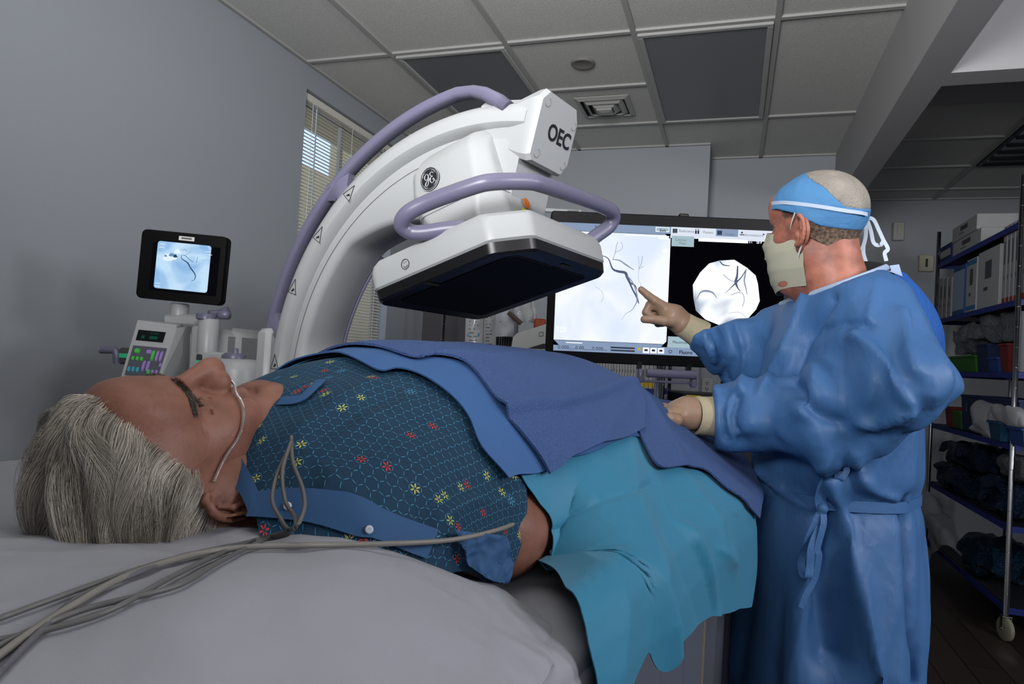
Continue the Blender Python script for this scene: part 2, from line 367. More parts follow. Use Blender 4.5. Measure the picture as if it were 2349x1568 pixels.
while z > WZ0+.03:
    t = math.radians(-40); prof = [(-.0125, -.0), (-.004, .002), (.004, .002), (.0125, 0)]; rows = []
    for y in (YA+.005, YB-.035): rows.append([(XW-.04+a*math.cos(t)-b*math.sin(t), y, z+a*math.sin(t)+b*math.cos(t)) for a, b in prof])
    solid(mb, np.array(rows), .0009); z -= .0195
mb.build('slats', slm, o, smooth=True)
cm = mat('blind_cord', '#d9d9d2', .6)
for y in (YA+.1, YA+.14, 3.6, YB-.14):
    mb = MB(); mb.tube([(XW-.024, y, WZ1-.04), (XW-.024, y, WZ0+.05)], .0014, 6); mb.build('cord', cm, o)
mb = MB(); mb.tube([(XW-.012, YA+.12, WZ1-.05), (XW-.01, YA+.125, 1.75)], .004, 8); mb.build('tilt_wand', mat('wand', '#c9d0d4', .15, trans=.6), o)
# what stands outside
bm_ = mat('stucco', '#c2ab7c', .9, bump=(40, .3, 'noise', .003), var=(3, '#b39c70', .2))
mb = MB(); wb(mb, -4.2, -2.4, 2.0, 9, 3.55, 3.7); wb(mb, -4.3, -4.2, 2.0, 9, 3.49, 3.8); tag(mb.build('roof_overhang', bm_), 'tan roof overhang seen through the top of the blind', 'roof overhang')
mb = MB(); wb(mb, -9.5, -9.0, 3, 14.1, 0, 5.15); wb(mb, -9.5, -9.0, 14.1, 22, 0, 12); tag(mb.build('neighbour_building', bm_), 'tan building wall outside seen through the lower blind', 'building')
mb = MB(); wb(mb, -9, -2.38, -2, 18, -.1, -.02); tag(mb.build('ground', mat('asphalt', '#8c8a84', .9)), kind='structure')
# small devices on the far walls
def wallbox(name, q0, q1, y, dep, m, lab, cat, extra=None):
    a = ony(*q0, y); b = ony(*q1, y); x0, x1 = sorted((a[0], b[0])); z0, z1 = sorted((a[2], b[2]))
    o = thing(name, ((x0+x1)/2, y, z0), lab, cat); bx('housing', x0, x1, y-dep, y, z0, z1, m, o, bev=.006)
    if extra: extra(o, x0, x1, z0, z1)
    return o
cream = mat('cream_plastic', '#b3ad98', .45); offw = mat('offwhite_plastic', '#a8a9a6', .45); blk = mat('black_plastic', '#0b0b0c', .35)
wallbox('thermostat', (2047, 511), (2071, 553), 6.4, .05, offw, 'pale grey wall sensor box high on the dark far wall', 'wall box', lambda o, x0, x1, z0, z1: bx('cover', x0+.03, x1-.03, 6.34, 6.351, z0+.05, z1-.03, cream, o, bev=.002))
def ringx(o, x0, x1, z0, z1): bx('display', x0+.045, x1-.045, 6.345, 6.352, z0+.035, z1-.035, blk, o)
wallbox('intercom_panel', (2106, 586), (2138, 624), 6.4, .05, cream, 'cream framed panel with a black centre on the far wall by the wire rack', 'wall panel', ringx)
def sock(o, x0, x1, z0, z1):
    for dz in (.3, .7):
        mb = MB(); zc = z0+(z1-z0)*dz; xc = (x0+x1)/2
        for d in (-.007, .007): wb(mb, xc+d-.0015, xc+d+.0015, 5.038, 5.043, zc-.006, zc+.006)
        wb(mb, xc-.003, xc+.003, 5.038, 5.043, zc-.016, zc-.011); mb.build('socket', blk, o)
wallbox('wall_outlet', (1610, 866), (1634, 902), 5.05, .008, offw, 'white power outlet on the wall under the big monitor', 'power outlet', sock)

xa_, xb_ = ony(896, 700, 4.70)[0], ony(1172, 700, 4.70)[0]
mb = MB(); wb(mb, xa_, xb_, 4.685, 4.72, 0, 2.14); d1 = struct('dark_panel_1', mb, mat('panel_dark_grey', '#4d4b50', .5))  # flat dark grey panel with a border, set on the back wall
mb = MB(); wb(mb, xa_-.06, xa_, 4.675, 4.72, 0, 2.2); wb(mb, xb_, xb_+.06, 4.675, 4.72, 0, 2.2); wb(mb, xa_, xb_, 4.675, 4.72, 2.14, 2.2); mb.build('panel_border', mat('panel_border_grey', '#5b5a5f', .5), d1)
# ================================================================== the c-arm machine
whitep = mat('white_plastic', '#989a9a', .38, spec=.5, bump=(500, .04, 'noise', .0004))
lilac = mat('lilac_plastic', '#605e72', .33, bump=(500, .05, 'noise', .0004))
inkm = mat('black_ink', '#141416', .5)
dgrey = mat('dark_grey_plastic', '#2a2a2c', .5)
ang3 = math.radians(3); CM = math.cos(ang3)*TA+math.sin(ang3)*TN; CE = -math.sin(ang3)*TA+math.cos(ang3)*TN
CQ = TO+TA*.63+TN*-.015
CCX, CCZ = -.055, 1.157
def cp(r, deg, off):                                    # a point of the arc: radius, angle, distance along the table
    a = math.radians(deg); p = CQ+CE*(CCX+r*math.cos(a))+CM*off; return np.array([p[0], p[1], CCZ+r*math.sin(a)])
def radial(deg): a = math.radians(deg); return CE*math.cos(a)+UZ*math.sin(a)
def tang(deg): a = math.radians(deg); return CE*math.sin(a)-UZ*math.cos(a)      # clockwise, towards the detector end
carm = thing('c_arm_machine', T(.69, -1.1, 0), 'white and lilac c-arm x-ray machine arching over the patient', 'x-ray machine')
# arc: near face at off=0, far face at .12
mb = MB(); secs = []
for th in np.linspace(79, 292, 110):
    ri = .45-.085*np.clip((137-th)/30, 0, 1)
    pr = [(.546, .0), (.552, .010), (.553, .030), (.553, .095), (.549, .112), (.54, .12), (.515, .122), (.508, .112), (.49, .112), (.485, .12), (ri+.02, .122), (ri+.006, .117), (ri, .107),
          (ri, .014), (ri+.004, .006), (ri+.012, .001), (.478, .0), (.486, .002), (.490, .014), (.503, .014), (.507, .0), (.514, -.008), (.532, -.008)]
    secs.append([cp(r, th, o) for r, o in pr])
mb.loft(secs); mb.build('arc', whitep, carm, auto=40)
mb = MB()
mb.tube([cp(.4495, th, .113) for th in np.linspace(138, 215, 60)], .0035, 6); mb.build('edge_trim', lilac, carm, smooth=True)
mb = MB(); mb.tube([cp(.472, th, -.0006) for th in np.linspace(95, 200, 90)], .0009, 5); mb.build('seam', mat('seam_grey', '#6b6c6e', .6), carm)
# long lilac handle rail outside the arc
HO = .03; mb = MB(); path = [cp(.540, 84, HO-.022), cp(.556, 86.5, HO-.022), cp(.574, 90, HO-.016), cp(.590, 93.5, HO-.006)]+[cp(.600, th, HO) for th in np.linspace(97.5, 225, 70)]
secs = []
for i, p in enumerate(path):
    t = nz((path[min(i+1, len(path)-1)]-path[max(i-1, 0)])); r = nz(np.cross(t, CM)); k = np.linspace(0, 2*np.pi, 14, endpoint=False)
    s_ = 1.12 if i < 3 else 1; secs.append([p+s_*(r*.0115*np.sign(np.cos(a))*abs(np.cos(a))**.7+CM*.0165*np.sign(np.sin(a))*abs(np.sin(a))**.7) for a in k])
mb.loft(secs); mb.build('handle_rail', lilac, carm, smooth=True)
for th in (131.5, 167.5, 205):
    mb = MB(); w0 = 3.4 if th > 90 else 2.5; secs = []
    for r, w, d in ((.545, w0*.6, .026), (.556, w0*.55, .024), (.57, w0*.7, .02), (.592, w0*1.25, .0155)):
        secs.append([cp(r, th+w*sx*(1 if abs(sy) < .9 else .75), HO+d*sy) for sx, sy in ((-1, -.5), (-1, .5), (-.5, 1), (.5, 1), (1, .5), (1, -.5), (.5, -1), (-.5, -1))])
    mb.loft(secs); mb.build('handle_bracket', lilac, carm, auto=50)
    if th > 90: mb = MB(); mb.lathe([(.0055, 0), (.0055, .0012), (.0045, .0012), (.0045, .0004), (0, .0004)], cp(.603, th+1.5, HO-.0165), -CM, 20); mb.build('screw_cap', lilac, carm)
# warning triangles on the near face
for th in (127.5, 140.5, 155, 174):
    mb = MB(); c = cp(.523, th, -.0092); r = radial(th); t = tang(th); A = [c+r*.012-t*.004, c+r*.006+t*.03, c-r*.013-t*.004]
    A = [c-t*.016+r*.011, c+t*.018+r*.004, c-t*.012-r*.014]
    for i in range(3): mb.tube([A[i], A[(i+1) % 3]], .0006, 5)
    mb.tube([c-t*.010+r*.001, c-t*.003-r*.002, c-t*.006-r*.004], .0016, 5); mb.build('warning_mark', inkm, carm)
# end box carrying the letters
E0 = 77.5; rr, tt = radial(E0), tang(E0); eb = cp(.455, 77.5, 0)
def boxsec(d, h0, h1, o0, o1, ch, top=.02):
    o = cp(0, 0, 0)*0+cp(0.0001, E0, 0); base = cp(0, E0, 0)
    q = [(h0+ch*.5, o0), (h1-top, o0), (h1, o0+top), (h1, o1-top*.8), (h1-top*1.3, o1), (h0+ch*1.2, o1), (h0, o1-ch*.9), (h0, o0+ch*.5)]
    return [base+rr*a+CM*b+tt*d for a, b in q]
mb = MB(); mb.loft([boxsec(-.125, .47, .552, .006, .114, .01, .014), boxsec(-.05, .462, .558, .002, .118, .012, .016), boxsec(-.012, .452, .574, -.006, .126, .016, .018), boxsec(.004, .450, .578, -.008, .128, .018, .018), boxsec(.012, .453, .574, -.004, .124, .018, .018)])
endb = mb.build('end_housing', whitep, carm, auto=35)
lx = nz(CM); ly = rr; mb = MB()
mb.text('OEC', cp(0, E0, 0)+rr*.500+CM*.033+tt*.0126, lx, ly, .040, bold=.0008); mb.build('lettering', inkm, carm)
for h, o in ((.556, .012), (.468, .014), (.545, .112), (.470, .108)):
    mb = MB(); mb.tube([cp(0, E0, 0)+rr*(h+.008*math.cos(a))+CM*(o+.008*math.sin(a))+tt*.0125 for a in np.linspace(.4, 4.2, 14)], .0005, 5)
    mb.build('screw_cover', mat('seam_grey', '#6b6c6e', .6), carm)
# ---- detector: plate frame
def rotm(w):
    w = np.radians(w); t = np.linalg.norm(w); k = w/t; K = np.array([[0, -k[2], k[1]], [k[2], 0, -k[0]], [-k[1], k[0], 0]]); return np.eye(3)+math.sin(t)*K+(1-math.cos(t))*K@K
B0 = np.stack([TN, TA, UZ], 1); KD = .77
DR = B0@rotm([-1.4, -17.2, -3.8]); _c = T(.962, -.221, 1.41); DC = CAM+(_c-CAM)*KD; DH = .2*KD
def dp(x, y, z): return DC+DR@np.array([x, y, z])
def octa(h, ch, z, cn=None, r=.0):
    cn = ch if cn is None else cn; ch = ch*.55
    q = [(-h+ch, -h), (h-cn, -h), (h, -h+cn), (h, h-ch), (h-ch, h), (-h+ch, h), (-h, h-ch), (-h, -h+ch)]
    if r: # soften each corner
        o = []; n = len(q)
        for i in range(n):
            a = np.array(q[i-1]); b = np.array(q[i]); c = np.array(q[(i+1) % n]); d1 = nz(a-b); d2 = nz(c-b); rr_ = min(r, np.linalg.norm(a-b)*.4, np.linalg.norm(c-b)*.4)
            for t in (0, .33, .67, 1): p0 = b+d1*rr_; p2 = b+d2*rr_; o.append(tuple((1-t)**2*p0+2*t*(1-t)*b+t*t*p2))
        q = o
    return [dp(x, y, z) for x, y in q]
h = DH; black = mat('detector_black', '#0a0a0b', .32, bump=(300, .06, 'noise', .0004)); facem = mat('detector_face', '#111113', .75, spec=.2)
mb = MB(); mb.loft([octa(h*.80, .02, .001, .035, .02), octa(h*.975, .026, 0, .048, .009), octa(h*1.0, .028, .004, .05, .009), octa(h*1.012, .028, .0205, .05, .009), octa(h*.98, .028, .0225, .05, .009)])
det = mb.build('detector', black, carm, auto=30)
mb = MB(); mb.loft([octa(h*.80, .012, -.0006, .012, .01), octa(h*.80, .012, .0006, .012, .01)]); mb.build('detector_face', facem, det)
for x, y, w in ((h*.9, h*.1, .016), (-h*.2, -h*.9, .016)):
    mb = MB(); mb.add([dp(x-.004, y-w, -.0008), dp(x+.004, y-w, -.0008), dp(x+.004, y+w, -.0008), dp(x-.004, y+w, -.0008)], [(0, 1, 2, 3)]); mb.build('service_label', mat('label_olive', '#4d4a17', .6), det)
mb = MB(); prof = [(1.0, .028, .0215), (1.022, .028, .0245), (1.026, .029, .054), (1.014, .030, .064), (.985, .034, .072), (.86, .045, .080), (.5, .04, .086)]
mb.loft([octa(h*a, b, z, b+.022, .010) for a, b, z in prof]); mb.build('detector_cover', whitep, carm, auto=28)
# smiling-face mark on the rim
mb = MB(); c0 = dp(-h*.42, -h*1.027, .043); ux = nz(DR[:, 0]); uz = nz(DR[:, 2]); un = -nz(DR[:, 1]); c0 = c0+un*.0015
circ = lambda cc, r, a0, a1, n=24: [cc+ux*r*math.cos(a)+uz*r*math.sin(a) for a in np.linspace(a0, a1, n)]
mb.tube(circ(c0, .0085, 0, 2*math.pi), .0005, 5); mb.tube(circ(c0, .005, math.pi*1.15, math.pi*1.85, 10), .0004, 5)
for d in (-.0022, .0022): mb.tube([c0+ux*d+uz*.0025, c0+ux*d+uz*.0038], .0006, 5)
mb.build('face_mark', inkm, carm)
# neck housing between detector and arc
mb = MB(); 
def nsec(hx0, hx1, hy0, hy1, z, ch, r=.007):
    q = [(hx0+ch, hy0), (hx1-ch, hy0), (hx1, hy0+ch), (hx1, hy1-ch), (hx1-ch, hy1), (hx0+ch, hy1), (hx0, hy1-ch), (hx0, hy0+ch)]
    o = []; n = 8
    for i in range(n):
        a = np.array(q[i-1]); b = np.array(q[i]); c = np.array(q[(i+1) % n]); d1 = nz(a-b); d2 = nz(c-b); r2 = min(r, np.linalg.norm(a-b)*.35, np.linalg.norm(c-b)*.35)
        for t in (0, .5, 1): o.append(tuple((1-t)**2*(b+d1*r2)+2*t*(1-t)*b+t*t*(b+d2*r2)))
    return [dp(x, y, z) for x, y in o]
mb.loft([nsec(-.098, .085, -.080, .085, .08, .042), nsec(-.098, .083, -.079, .085, .12, .040), nsec(-.106, .08, -.078, .08, .155, .030), nsec(-.114, .074, -.074, .07, .20, .026), nsec(-.114, .070, -.066, .06, .245, .026), nsec(-.105, .066, -.050, .055, .27, .028), nsec(-.09, .06, -.035, .05, .283, .02)])
mb.build('neck_housing', whitep, carm, auto=26)
mb = MB(); ns = [nsec(-.1065, .0805, -.0786, .0805, .15, .030)]; mb.tube(ns[0]+[ns[0][0]], .0009, 5); mb.build('neck_seam', mat('seam_grey', '#6b6c6e', .6), carm)
# round maker's badge on the near face of the neck
bc = dp(-.046, -.0752, .214); bn = -nz(DR[:, 1]); bxv = nz(DR[:, 0]); byv = nz(DR[:, 2])
mb = MB(); A = np.linspace(0, 2*np.pi, 48, endpoint=False); disc = lambda r, o: [bc+bn*o+bxv*r*math.cos(a)+byv*r*math.sin(a) for a in A]
mb.loft([disc(.0215, 0), disc(.0215, .0022)]); bad = mb.build('badge', inkm, carm)
mb = MB(); silver = mat('badge_silver', '#b9bbc0', .3, .5); L3 = lambda x, y: bc+bn*.0026+bxv*x*.0215+byv*y*.0215
mb.tube([L3(math.cos(a), math.sin(a)) for a in A]+[L3(1, 0)], .0007, 5)
mb.tube([L3(.86*math.cos(a), .86*math.sin(a)) for a in A]+[L3(.86, 0)], .0004, 5)
g = catmull([(-.08, .40), (-.22, .50), (-.44, .36), (-.46, .10), (-.28, .0), (-.10, .14), (-.06, .42), (-.06, .10), (-.16, -.30), (-.36, -.52), (-.50, -.40), (-.36, -.18), (-.02, .02)], 70)
e_ = catmull([(.50, .34), (.34, .50), (.16, .40), (.18, .20), (.36, .10), (.14, .04), (.06, -.20), (.20, -.44), (.44, -.36), (.46, -.14), (.30, -.16)], 70)
for cu in (g, e_): mb.tube([L3(x, y) for x, y in cu], .0009, 5)
for a0 in (.5, 2.1, 3.7, 5.2): mb.tube([L3((.72+.1*math.sin(k*3))*math.cos(a0+k*.6), (.72+.1*math.sin(k*3))*math.sin(a0+k*.6)) for k in np.linspace(0, 1, 10)], .0005, 5)
mb.build('monogram', silver, bad)
# warning label and orange mark on the right facet of the neck
rn = nz(DR[:, 0]*.1+DR[:, 0]); fx = nz(DR[:, 1]); fy = nz(DR[:, 2]); fo = dp(.0850, .030, .112); 
mb = MB(); Q = lambda a, b, k=.001: fo+rn*k+fx*a+fy*b
mb.add([Q(-.032, -.013), Q(.034, -.013), Q(.034, .013), Q(-.032, .013)], [(0, 1, 2, 3)], 0)
for yy in (-.008, -.004, 0, .004): mb.add([Q(-.008, yy-.001, .0014), Q(.028, yy-.001, .0014), Q(.028, yy+.0008, .0014), Q(-.008, yy+.0008, .0014)], [(0, 1, 2, 3)], 1)
mb.text('CAUTION', Q(-.004, .0062, .0014), fx, fy, .0065, 1)
tri = [Q(-.027, -.007, .0015), Q(-.013, -.007, .0015), Q(-.020, .006, .0015)]
for i in range(3): mb.tube([tri[i], tri[(i+1) % 3]], .0005, 5, mi=1)
mb.build('caution_label', [mat('label_yellow', '#c9b61c', .5), inkm], carm)
mb = MB(); mb.lathe([(.0105, 0), (.0105, .001), (0, .0012)], Q(-.010, .026), rn, 28); mb.build('laser_mark', mat('mark_orange', '#a85a1e', .5), carm)
# grip ring round the detector
ringp = [(a*h, b*h, z-.005) for a, b, z in [(.30, -.80, .08), (.10, -.93, .083), (-.10, -1.03, .086), (-.22, -1.10, .092), (-.24, -1.2, .102), (-.10, -1.24, .113), (.15, -1.17, .12), (.62, -1.07, .12), (.82, -.97, .12), (1.03, -.68, .12), (1.10, -.46, .12), (1.18, .2, .12), (1.23, .85, .12), (1.21, 1.05, .115), (1.12, 1.08, .10), (.98, .93, .082), (.86, .80, .066), (.75, .7, .05)]]
mb = MB(); mb.tube([dp(*q) for q in ringp], .0135, 14, n=110); mb.build('grip_ring', lilac, carm, smooth=True)
# vent slots under the arm
mb = MB()
for i in range(8): a = cp(.372, 118-i*1.6, .03); b = cp(.372, 118-i*1.6, .09); mb.tube([a, b], .0018, 5)
mb.build('vent_slots', dgrey, carm)
# x-ray source under the table, stand column and base on the far side
mb = MB(); s0 = cp(.40, 258, .06); mb.box(s0, (.24, .2, .2), np.array([tang(258), CM, radial(258)]), bev=.03); mb.build('tube_housing', whitep, carm, auto=40)
mb = MB(); mb.box(cp(.578, 182, .06), (.045, .13, .30), np.array([radial(183), CM, UZ]), bev=.01); mb.box(cp(.82, 214, .06), (.46, .12, .16), np.array([CE, CM, UZ]), bev=.03)
mb.build('arc_carriage', whitep, carm, auto=40)
def camax(k=0): a = math.radians(k); return np.array([CR*math.cos(a)+CF*math.sin(a), -CR*math.sin(a)+CF*math.cos(a), UZ])
# body of the mainframe, placed by what the photo shows of it
mbx = lambda u0, v0, u1, v1, D, dep: (P((u0+u1)/2, (v0+v1)/2, D)+CF*dep/2, ((u1-u0)*D/F, dep, (v1-v0)*D/F))
AX = camax(0)
mb = MB(); c, s = mbx(405, 752, 505, 1150, 2.02, .35); mb.box(c, s, AX, bev=.02)
c, s = mbx(490, 750, 535, 1150, 2.08, .3); mb.box(c, s, AX, bev=.03); c, s = mbx(424, 746, 452, 1150, 2.0, .3); mb.box(c, s, AX, bev=.006); c, s = mbx(322, 900, 585, 1500, 2.0, .55); mb.box(c, s, AX, bev=.03); mb.build('mainframe_body', whitep, carm, auto=40)
Lp = lambda u, v, D: P(u, v, D)
def poly_prism(front, D, dep, m, name, parent=carm, bev=None):
    a = [P(u, v, D) if np.isscalar(D) else P(u, v, d) for (u, v), d in zip(front, [D]*len(front) if np.isscalar(D) else D)]; b = [p+CF*dep for p in a]; mb = MB(); mb.loft([a, b]); return mb.build(name, m, parent)
con = poly_prism([(313, 744), (405, 753), (366, 874), (277, 866)], [1.96, 1.96, 1.86, 1.86], .18, whitep, 'console_head')
poly_prism([(405, 753), (428, 747), (424, 880), (366, 874)], [1.96, 2.0, 2.0, 1.86], .15, whitep, 'console_side')
mb = MB(); mb.loft([[P(u, v, d) for u, v, d in q] for q in ([(313, 744, 1.96), (405, 753, 1.96), (425, 746, 2.05), (322, 738, 2.1)], [(316, 734, 1.97), (405, 745, 1.97), (424, 741, 2.05), (326, 731, 2.1)])]); mb.build('console_top', whitep, carm)
FP = [P(313, 744, 1.96), P(405, 753, 1.96), P(366, 874, 1.86), P(277, 866, 1.86)]
fnn = nz(np.cross(FP[1]-FP[0], FP[3]-FP[0])); fnn = fnn if fnn@CF < 0 else -fnn
def onf(a, b, k=.0): return (FP[0]*(1-a)+FP[1]*a)*(1-b)+(FP[3]*(1-a)+FP[2]*a)*b+fnn*k
def patch(mb, a0, b0, a1, b1, k, mi): mb.add([onf(a0, b0, k), onf(a1, b0, k), onf(a1, b1, k), onf(a0, b1, k)], [(0, 1, 2, 3)], mi)
mb = MB(); patch(mb, .1, .1, .78, .30, .002, 0); kd = mb.build('readout', mat('panel_black', '#07090a', .2), con)
mb = MB(); gl = glow('readout_green', '#1e5a4a', .5); patch(mb, .22, .2, .30, .26, .0025, 0); patch(mb, .42, .2, .62, .26, .0025, 0)
mb.text('SCAN', onf(.42, .17, .0028), FP[1]-FP[0], FP[0]-FP[3], .009); mb.build('readout_digits', gl, kd)
mb = MB(); patch(mb, .08, .40, .93, .95, .0015, 0); kp = mb.build('keypad', mat('keypad_grey', '#4a4b55', .4), con)
kc = [mat('key_green', '#3fae3c', .4), mat('key_violet', '#8f74b4', .4), mat('key_teal', '#3c93a6', .4)]
for a, b, ra, rb, k in ((.22, .5, .07, .045, 0), (.17, .64, .035, .04, 0), (.28, .64, .035, .04, 0), (.39, .64, .035, .04, 0), (.52, .5, .07, .04, 1), (.64, .56, .04, .1, 0), (.75, .56, .035, .1, 1), (.85, .56, .035, .1, 1), (.49, .76, .035, .1, 1), (.6, .76, .035, .1, 1), (.15, .84, .04, .05, 2), (.26, .84, .04, .05, 2), (.37, .84, .04, .05, 2), (.66, .86, .04, .045, 0), (.76, .86, .035, .045, 1), (.86, .86, .035, .045, 1), (.9, .72, .03, .04, 1)):
    mb = MB(); n = 16; ring = lambda kk, s_: [onf(a+ra*s_*math.copysign(abs(math.cos(t))**.6, math.cos(t)), b+rb*s_*math.copysign(abs(math.sin(t))**.6, math.sin(t)), kk) for t in np.linspace(0, 2*np.pi, n, endpoint=False)]
    mb.loft([ring(.0016, 1), ring(.0045, .85)]); mb.build('key', kc[k], kp)
cyl = lambda u, v0, v1, D, r: (P(u, v0, D), P(u, v0, D)-UZ*abs(v1-v0)*D/F, r)
def vcyl(name, u, v0, v1, D, wpx, m, seg=32, bevel=.003, parent=carm):
    p = P(u, v1, D); hgt = (v1-v0)*D/F; r = wpx/2*D/F; mb = MB(); mb.lathe([(r, 0), (r, hgt-bevel), (r-bevel, hgt), (0, hgt)], p, (0, 0, 1), seg, 0); return mb.build(name, m, parent, auto=50)
vcyl('column', 475, 731, 810, 1.98, 46, whitep); kb = vcyl('column_cap', 473, 719, 732, 1.98, 44, lilac); vcyl('column_ring', 474, 731, 734, 1.98, 42, mat('chrome', '#c8cacc', .15, 1))
mb = MB(); mb.tube([P(480, 722, 1.98), P(500, 719, 2.0), P(525, 716, 2.0)], [.012, .010, .016], 12, n=12, flat=(1.1, .8)); mb.box(P(514, 722, 2.0), (.035, .03, .026), AX, bev=.006); mb.build('brake_lever', lilac, kb, auto=50)
mb = MB(); c, s = mbx(452, 806, 506, 836, 1.95, .12); mb.box(c, s, AX, bev=.006); mb.build('side_box', whitep, carm, auto=40)
mb = MB(); c, s = mbx(449, 812, 462, 834, 1.945, .05); mb.box(c, s, AX, bev=.003); mb.build('grip_inset', dgrey, carm)
mb = MB(); c, s = mbx(449, 826, 463, 834, 1.942, .03); mb.box(c, s, AX); mb.build('green_band', mat('band_green', '#38c08a', .4), carm)
dm = mb = MB(); r = 48*1.9/F; mb.lathe([(r*1.15, 0), (r*1.15, .05), (r*1.05, .07), (r*.8, .082), (0, .084)], P(542, 890, 1.92), (0, 0, 1), 40); mb.build('drum', whitep, carm, auto=50)
vcyl('drum_cap', 538, 810, 822, 1.92, 50, lilac, bevel=.004); vcyl('drum_knob', 540, 798, 812, 1.92, 13, lilac)
mb = MB(); c, s = mbx(270, 798, 322, 836, 1.98, .06); mb.box(c, s, AX, bev=.006); gp = mb.build('side_grip', mat('grip_brown', '#4a4540', .6), carm, auto=40)
mb = MB(); c, s = mbx(269, 811, 322, 821, 1.975, .05); mb.box(c, s, AX); mb.build('green_band', mat('band_green', '#38c08a', .4), gp)
mb = MB(); mb.tube([P(230, 802, 1.98), P(250, 802, 1.98), P(264, 804, 1.98), P(268, 815, 1.98), P(269, 834, 1.98)], .011, 10, n=24); mb.build('hook_handle', lilac, carm, smooth=True)
c, s = mbx(370, 719, 452, 748, 2.02, .10); mb = MB(); mb.box(c, s, AX, bev=.01); mb.build('monitor_base', whitep, carm, auto=40)
vcyl('monitor_post', 411, 696, 724, 2.05, 40, whitep)
# ================================================================== screens
class Scr:
    """flat drawing surface: origin TL, x right, y down in metres"""
    def __init__(s, TL, TR, BL):
        s.o = np.asarray(TL, float); s.x = nz(TR-TL); s.w = np.linalg.norm(TR-TL); d = BL-TL; s.y = nz(d-s.x*(d@s.x)); s.h = np.linalg.norm(d); s.n = nz(np.cross(s.x, s.y)); s.n = s.n if s.n@CF < 0 else -s.n
        s.mb = MB(); s.k = 0
    def p(s, a, b, k=None): k = s.k if k is None else k; return s.o+s.x*s.w*a+s.y*s.h*b+s.n*k
    def rect(s, a0, b0, a1, b1, mi, k=None): s.mb.add([s.p(a0, b0, k), s.p(a0, b1, k), s.p(a1, b1, k), s.p(a1, b0, k)], [(0, 1, 2, 3)], mi)
    def poly(s, pts, mi, k=None): s.mb.add([s.p(a, b, k) for a, b in pts], [tuple(range(len(pts)))], mi)
    def line(s, pts, w, mi, k=None, n=None):
        pts = np.asarray(pts, float); n = n or len(pts)*8; c = catmull(pts, n); ww = np.interp(np.linspace(0, 1, n), np.linspace(0, 1, len(np.atleast_1d(w))), np.atleast_1d(w)) if not np.isscalar(w) else np.full(n, w)
        t = np.gradient(c, axis=0)*np.array([s.w, s.h]); t /= np.linalg.norm(t, axis=1, keepdims=True)+1e-12; nn = np.stack([-t[:, 1], t[:, 0]], 1)*ww[:, None]/2/np.array([s.w, s.h])
        G = np.array([[s.p(*(a+b), k), s.p(*(a-b), k)] for a, b in zip(c, nn)]); s.mb.grid(G, mi)
    def text(s, t, a, b, size, mi, k=None, bold=0): s.mb.text(t, s.p(a, b, k), s.x, -s.y, size, mi, bold=bold, ext=0)
def xray_mat(name, stops, scale, st, dist=1.5):
    m = bpy.data.materials.new(name); m.use_nodes = True; nt = m.node_tree; nt.nodes.clear(); N = nt.nodes.new
    tc = N('ShaderNodeTexCoord'); t = N('ShaderNodeTexNoise'); t.inputs['Scale'].default_value = scale; t.inputs['Detail'].default_value = 2; t.inputs['Distortion'].default_value = dist
    r = N('ShaderNodeValToRGB'); r.color_ramp.elements[0].position = stops[0][0]; r.color_ramp.elements[0].color = lin(stops[0][1]); r.color_ramp.elements[1].position = stops[1][0]; r.color_ramp.elements[1].color = lin(stops[1][1])
    e = N('ShaderNodeEmission'); e.inputs[1].default_value = st; o = N('ShaderNodeOutputMaterial')
    nt.links.new(tc.outputs['Object'], t.inputs[0]); nt.links.new(t.outputs[0], r.inputs[0]); nt.links.new(r.outputs[0], e.inputs[0]); nt.links.new(e.outputs[0], o.inputs[0]); return m
bezel = mat('bezel_black', '#030304', .45, spec=.2); ES = 1.0
# ---- small monitor on the console
o = thing('small_monitor', P(411, 700, 2.03), 'small black tiltable monitor with a pale blue x-ray image over the console', 'monitor')
q = [(325, 523.5), (522.8, 543), (511.5, 698), (312, 682)]; TL, TR, BR, BL = [P(*a, 2.0) for a in q]; s0 = Scr(TL, TR, BL)
def rrect(S, a0, b0, a1, b1, r, k, n=6):
    r1 = r/S.w; r2 = r/S.h; out = []
    for cx, cy, st in ((a1-r1, b0+r2, -90), (a1-r1, b1-r2, 0), (a0+r1, b1-r2, 90), (a0+r1, b0+r2, 180)):
        for t in np.linspace(0, 90, n): a = math.radians(st+t); out.append(S.p(cx+r1*math.cos(a), cy+r2*math.sin(a), k))
    return out
mb = MB(); mb.loft([rrect(s0, .01, .01, .99, .99, .014, 0), rrect(s0, 0, 0, 1, 1, .016, -.004), rrect(s0, 0, 0, 1, 1, .016, -.028), rrect(s0, .08, .08, .92, .92, .016, -.05)]); mb.build('casing', bezel, o, auto=45)
mb = MB(); mb.loft([rrect(s0, .15, .17, .93, .87, .004, .0004), rrect(s0, .15, .17, .93, .87, .004, .0008)]); mb.build('screen_glass', mat('screen_off', '#030308', .12), o)
sc = s0; sc.k = .0012
cells = [glow('scr_blue', '#a9cdf2', ES), glow('scr_pale', '#e6f3ff', ES), glow('scr_mid', '#6f9cc4', ES*.9), glow('scr_dark', '#2f5577', ES*.7)]
xr1 = xray_mat('scr_small', ((.35, '#8fbbe6'), (.62, '#c4e2fb')), 9, ES)
sc.mb.loft([rrect(sc, .205, .155, .825, .835, .008, .0010), rrect(sc, .205, .155, .825, .835, .008, .0012)], 0)
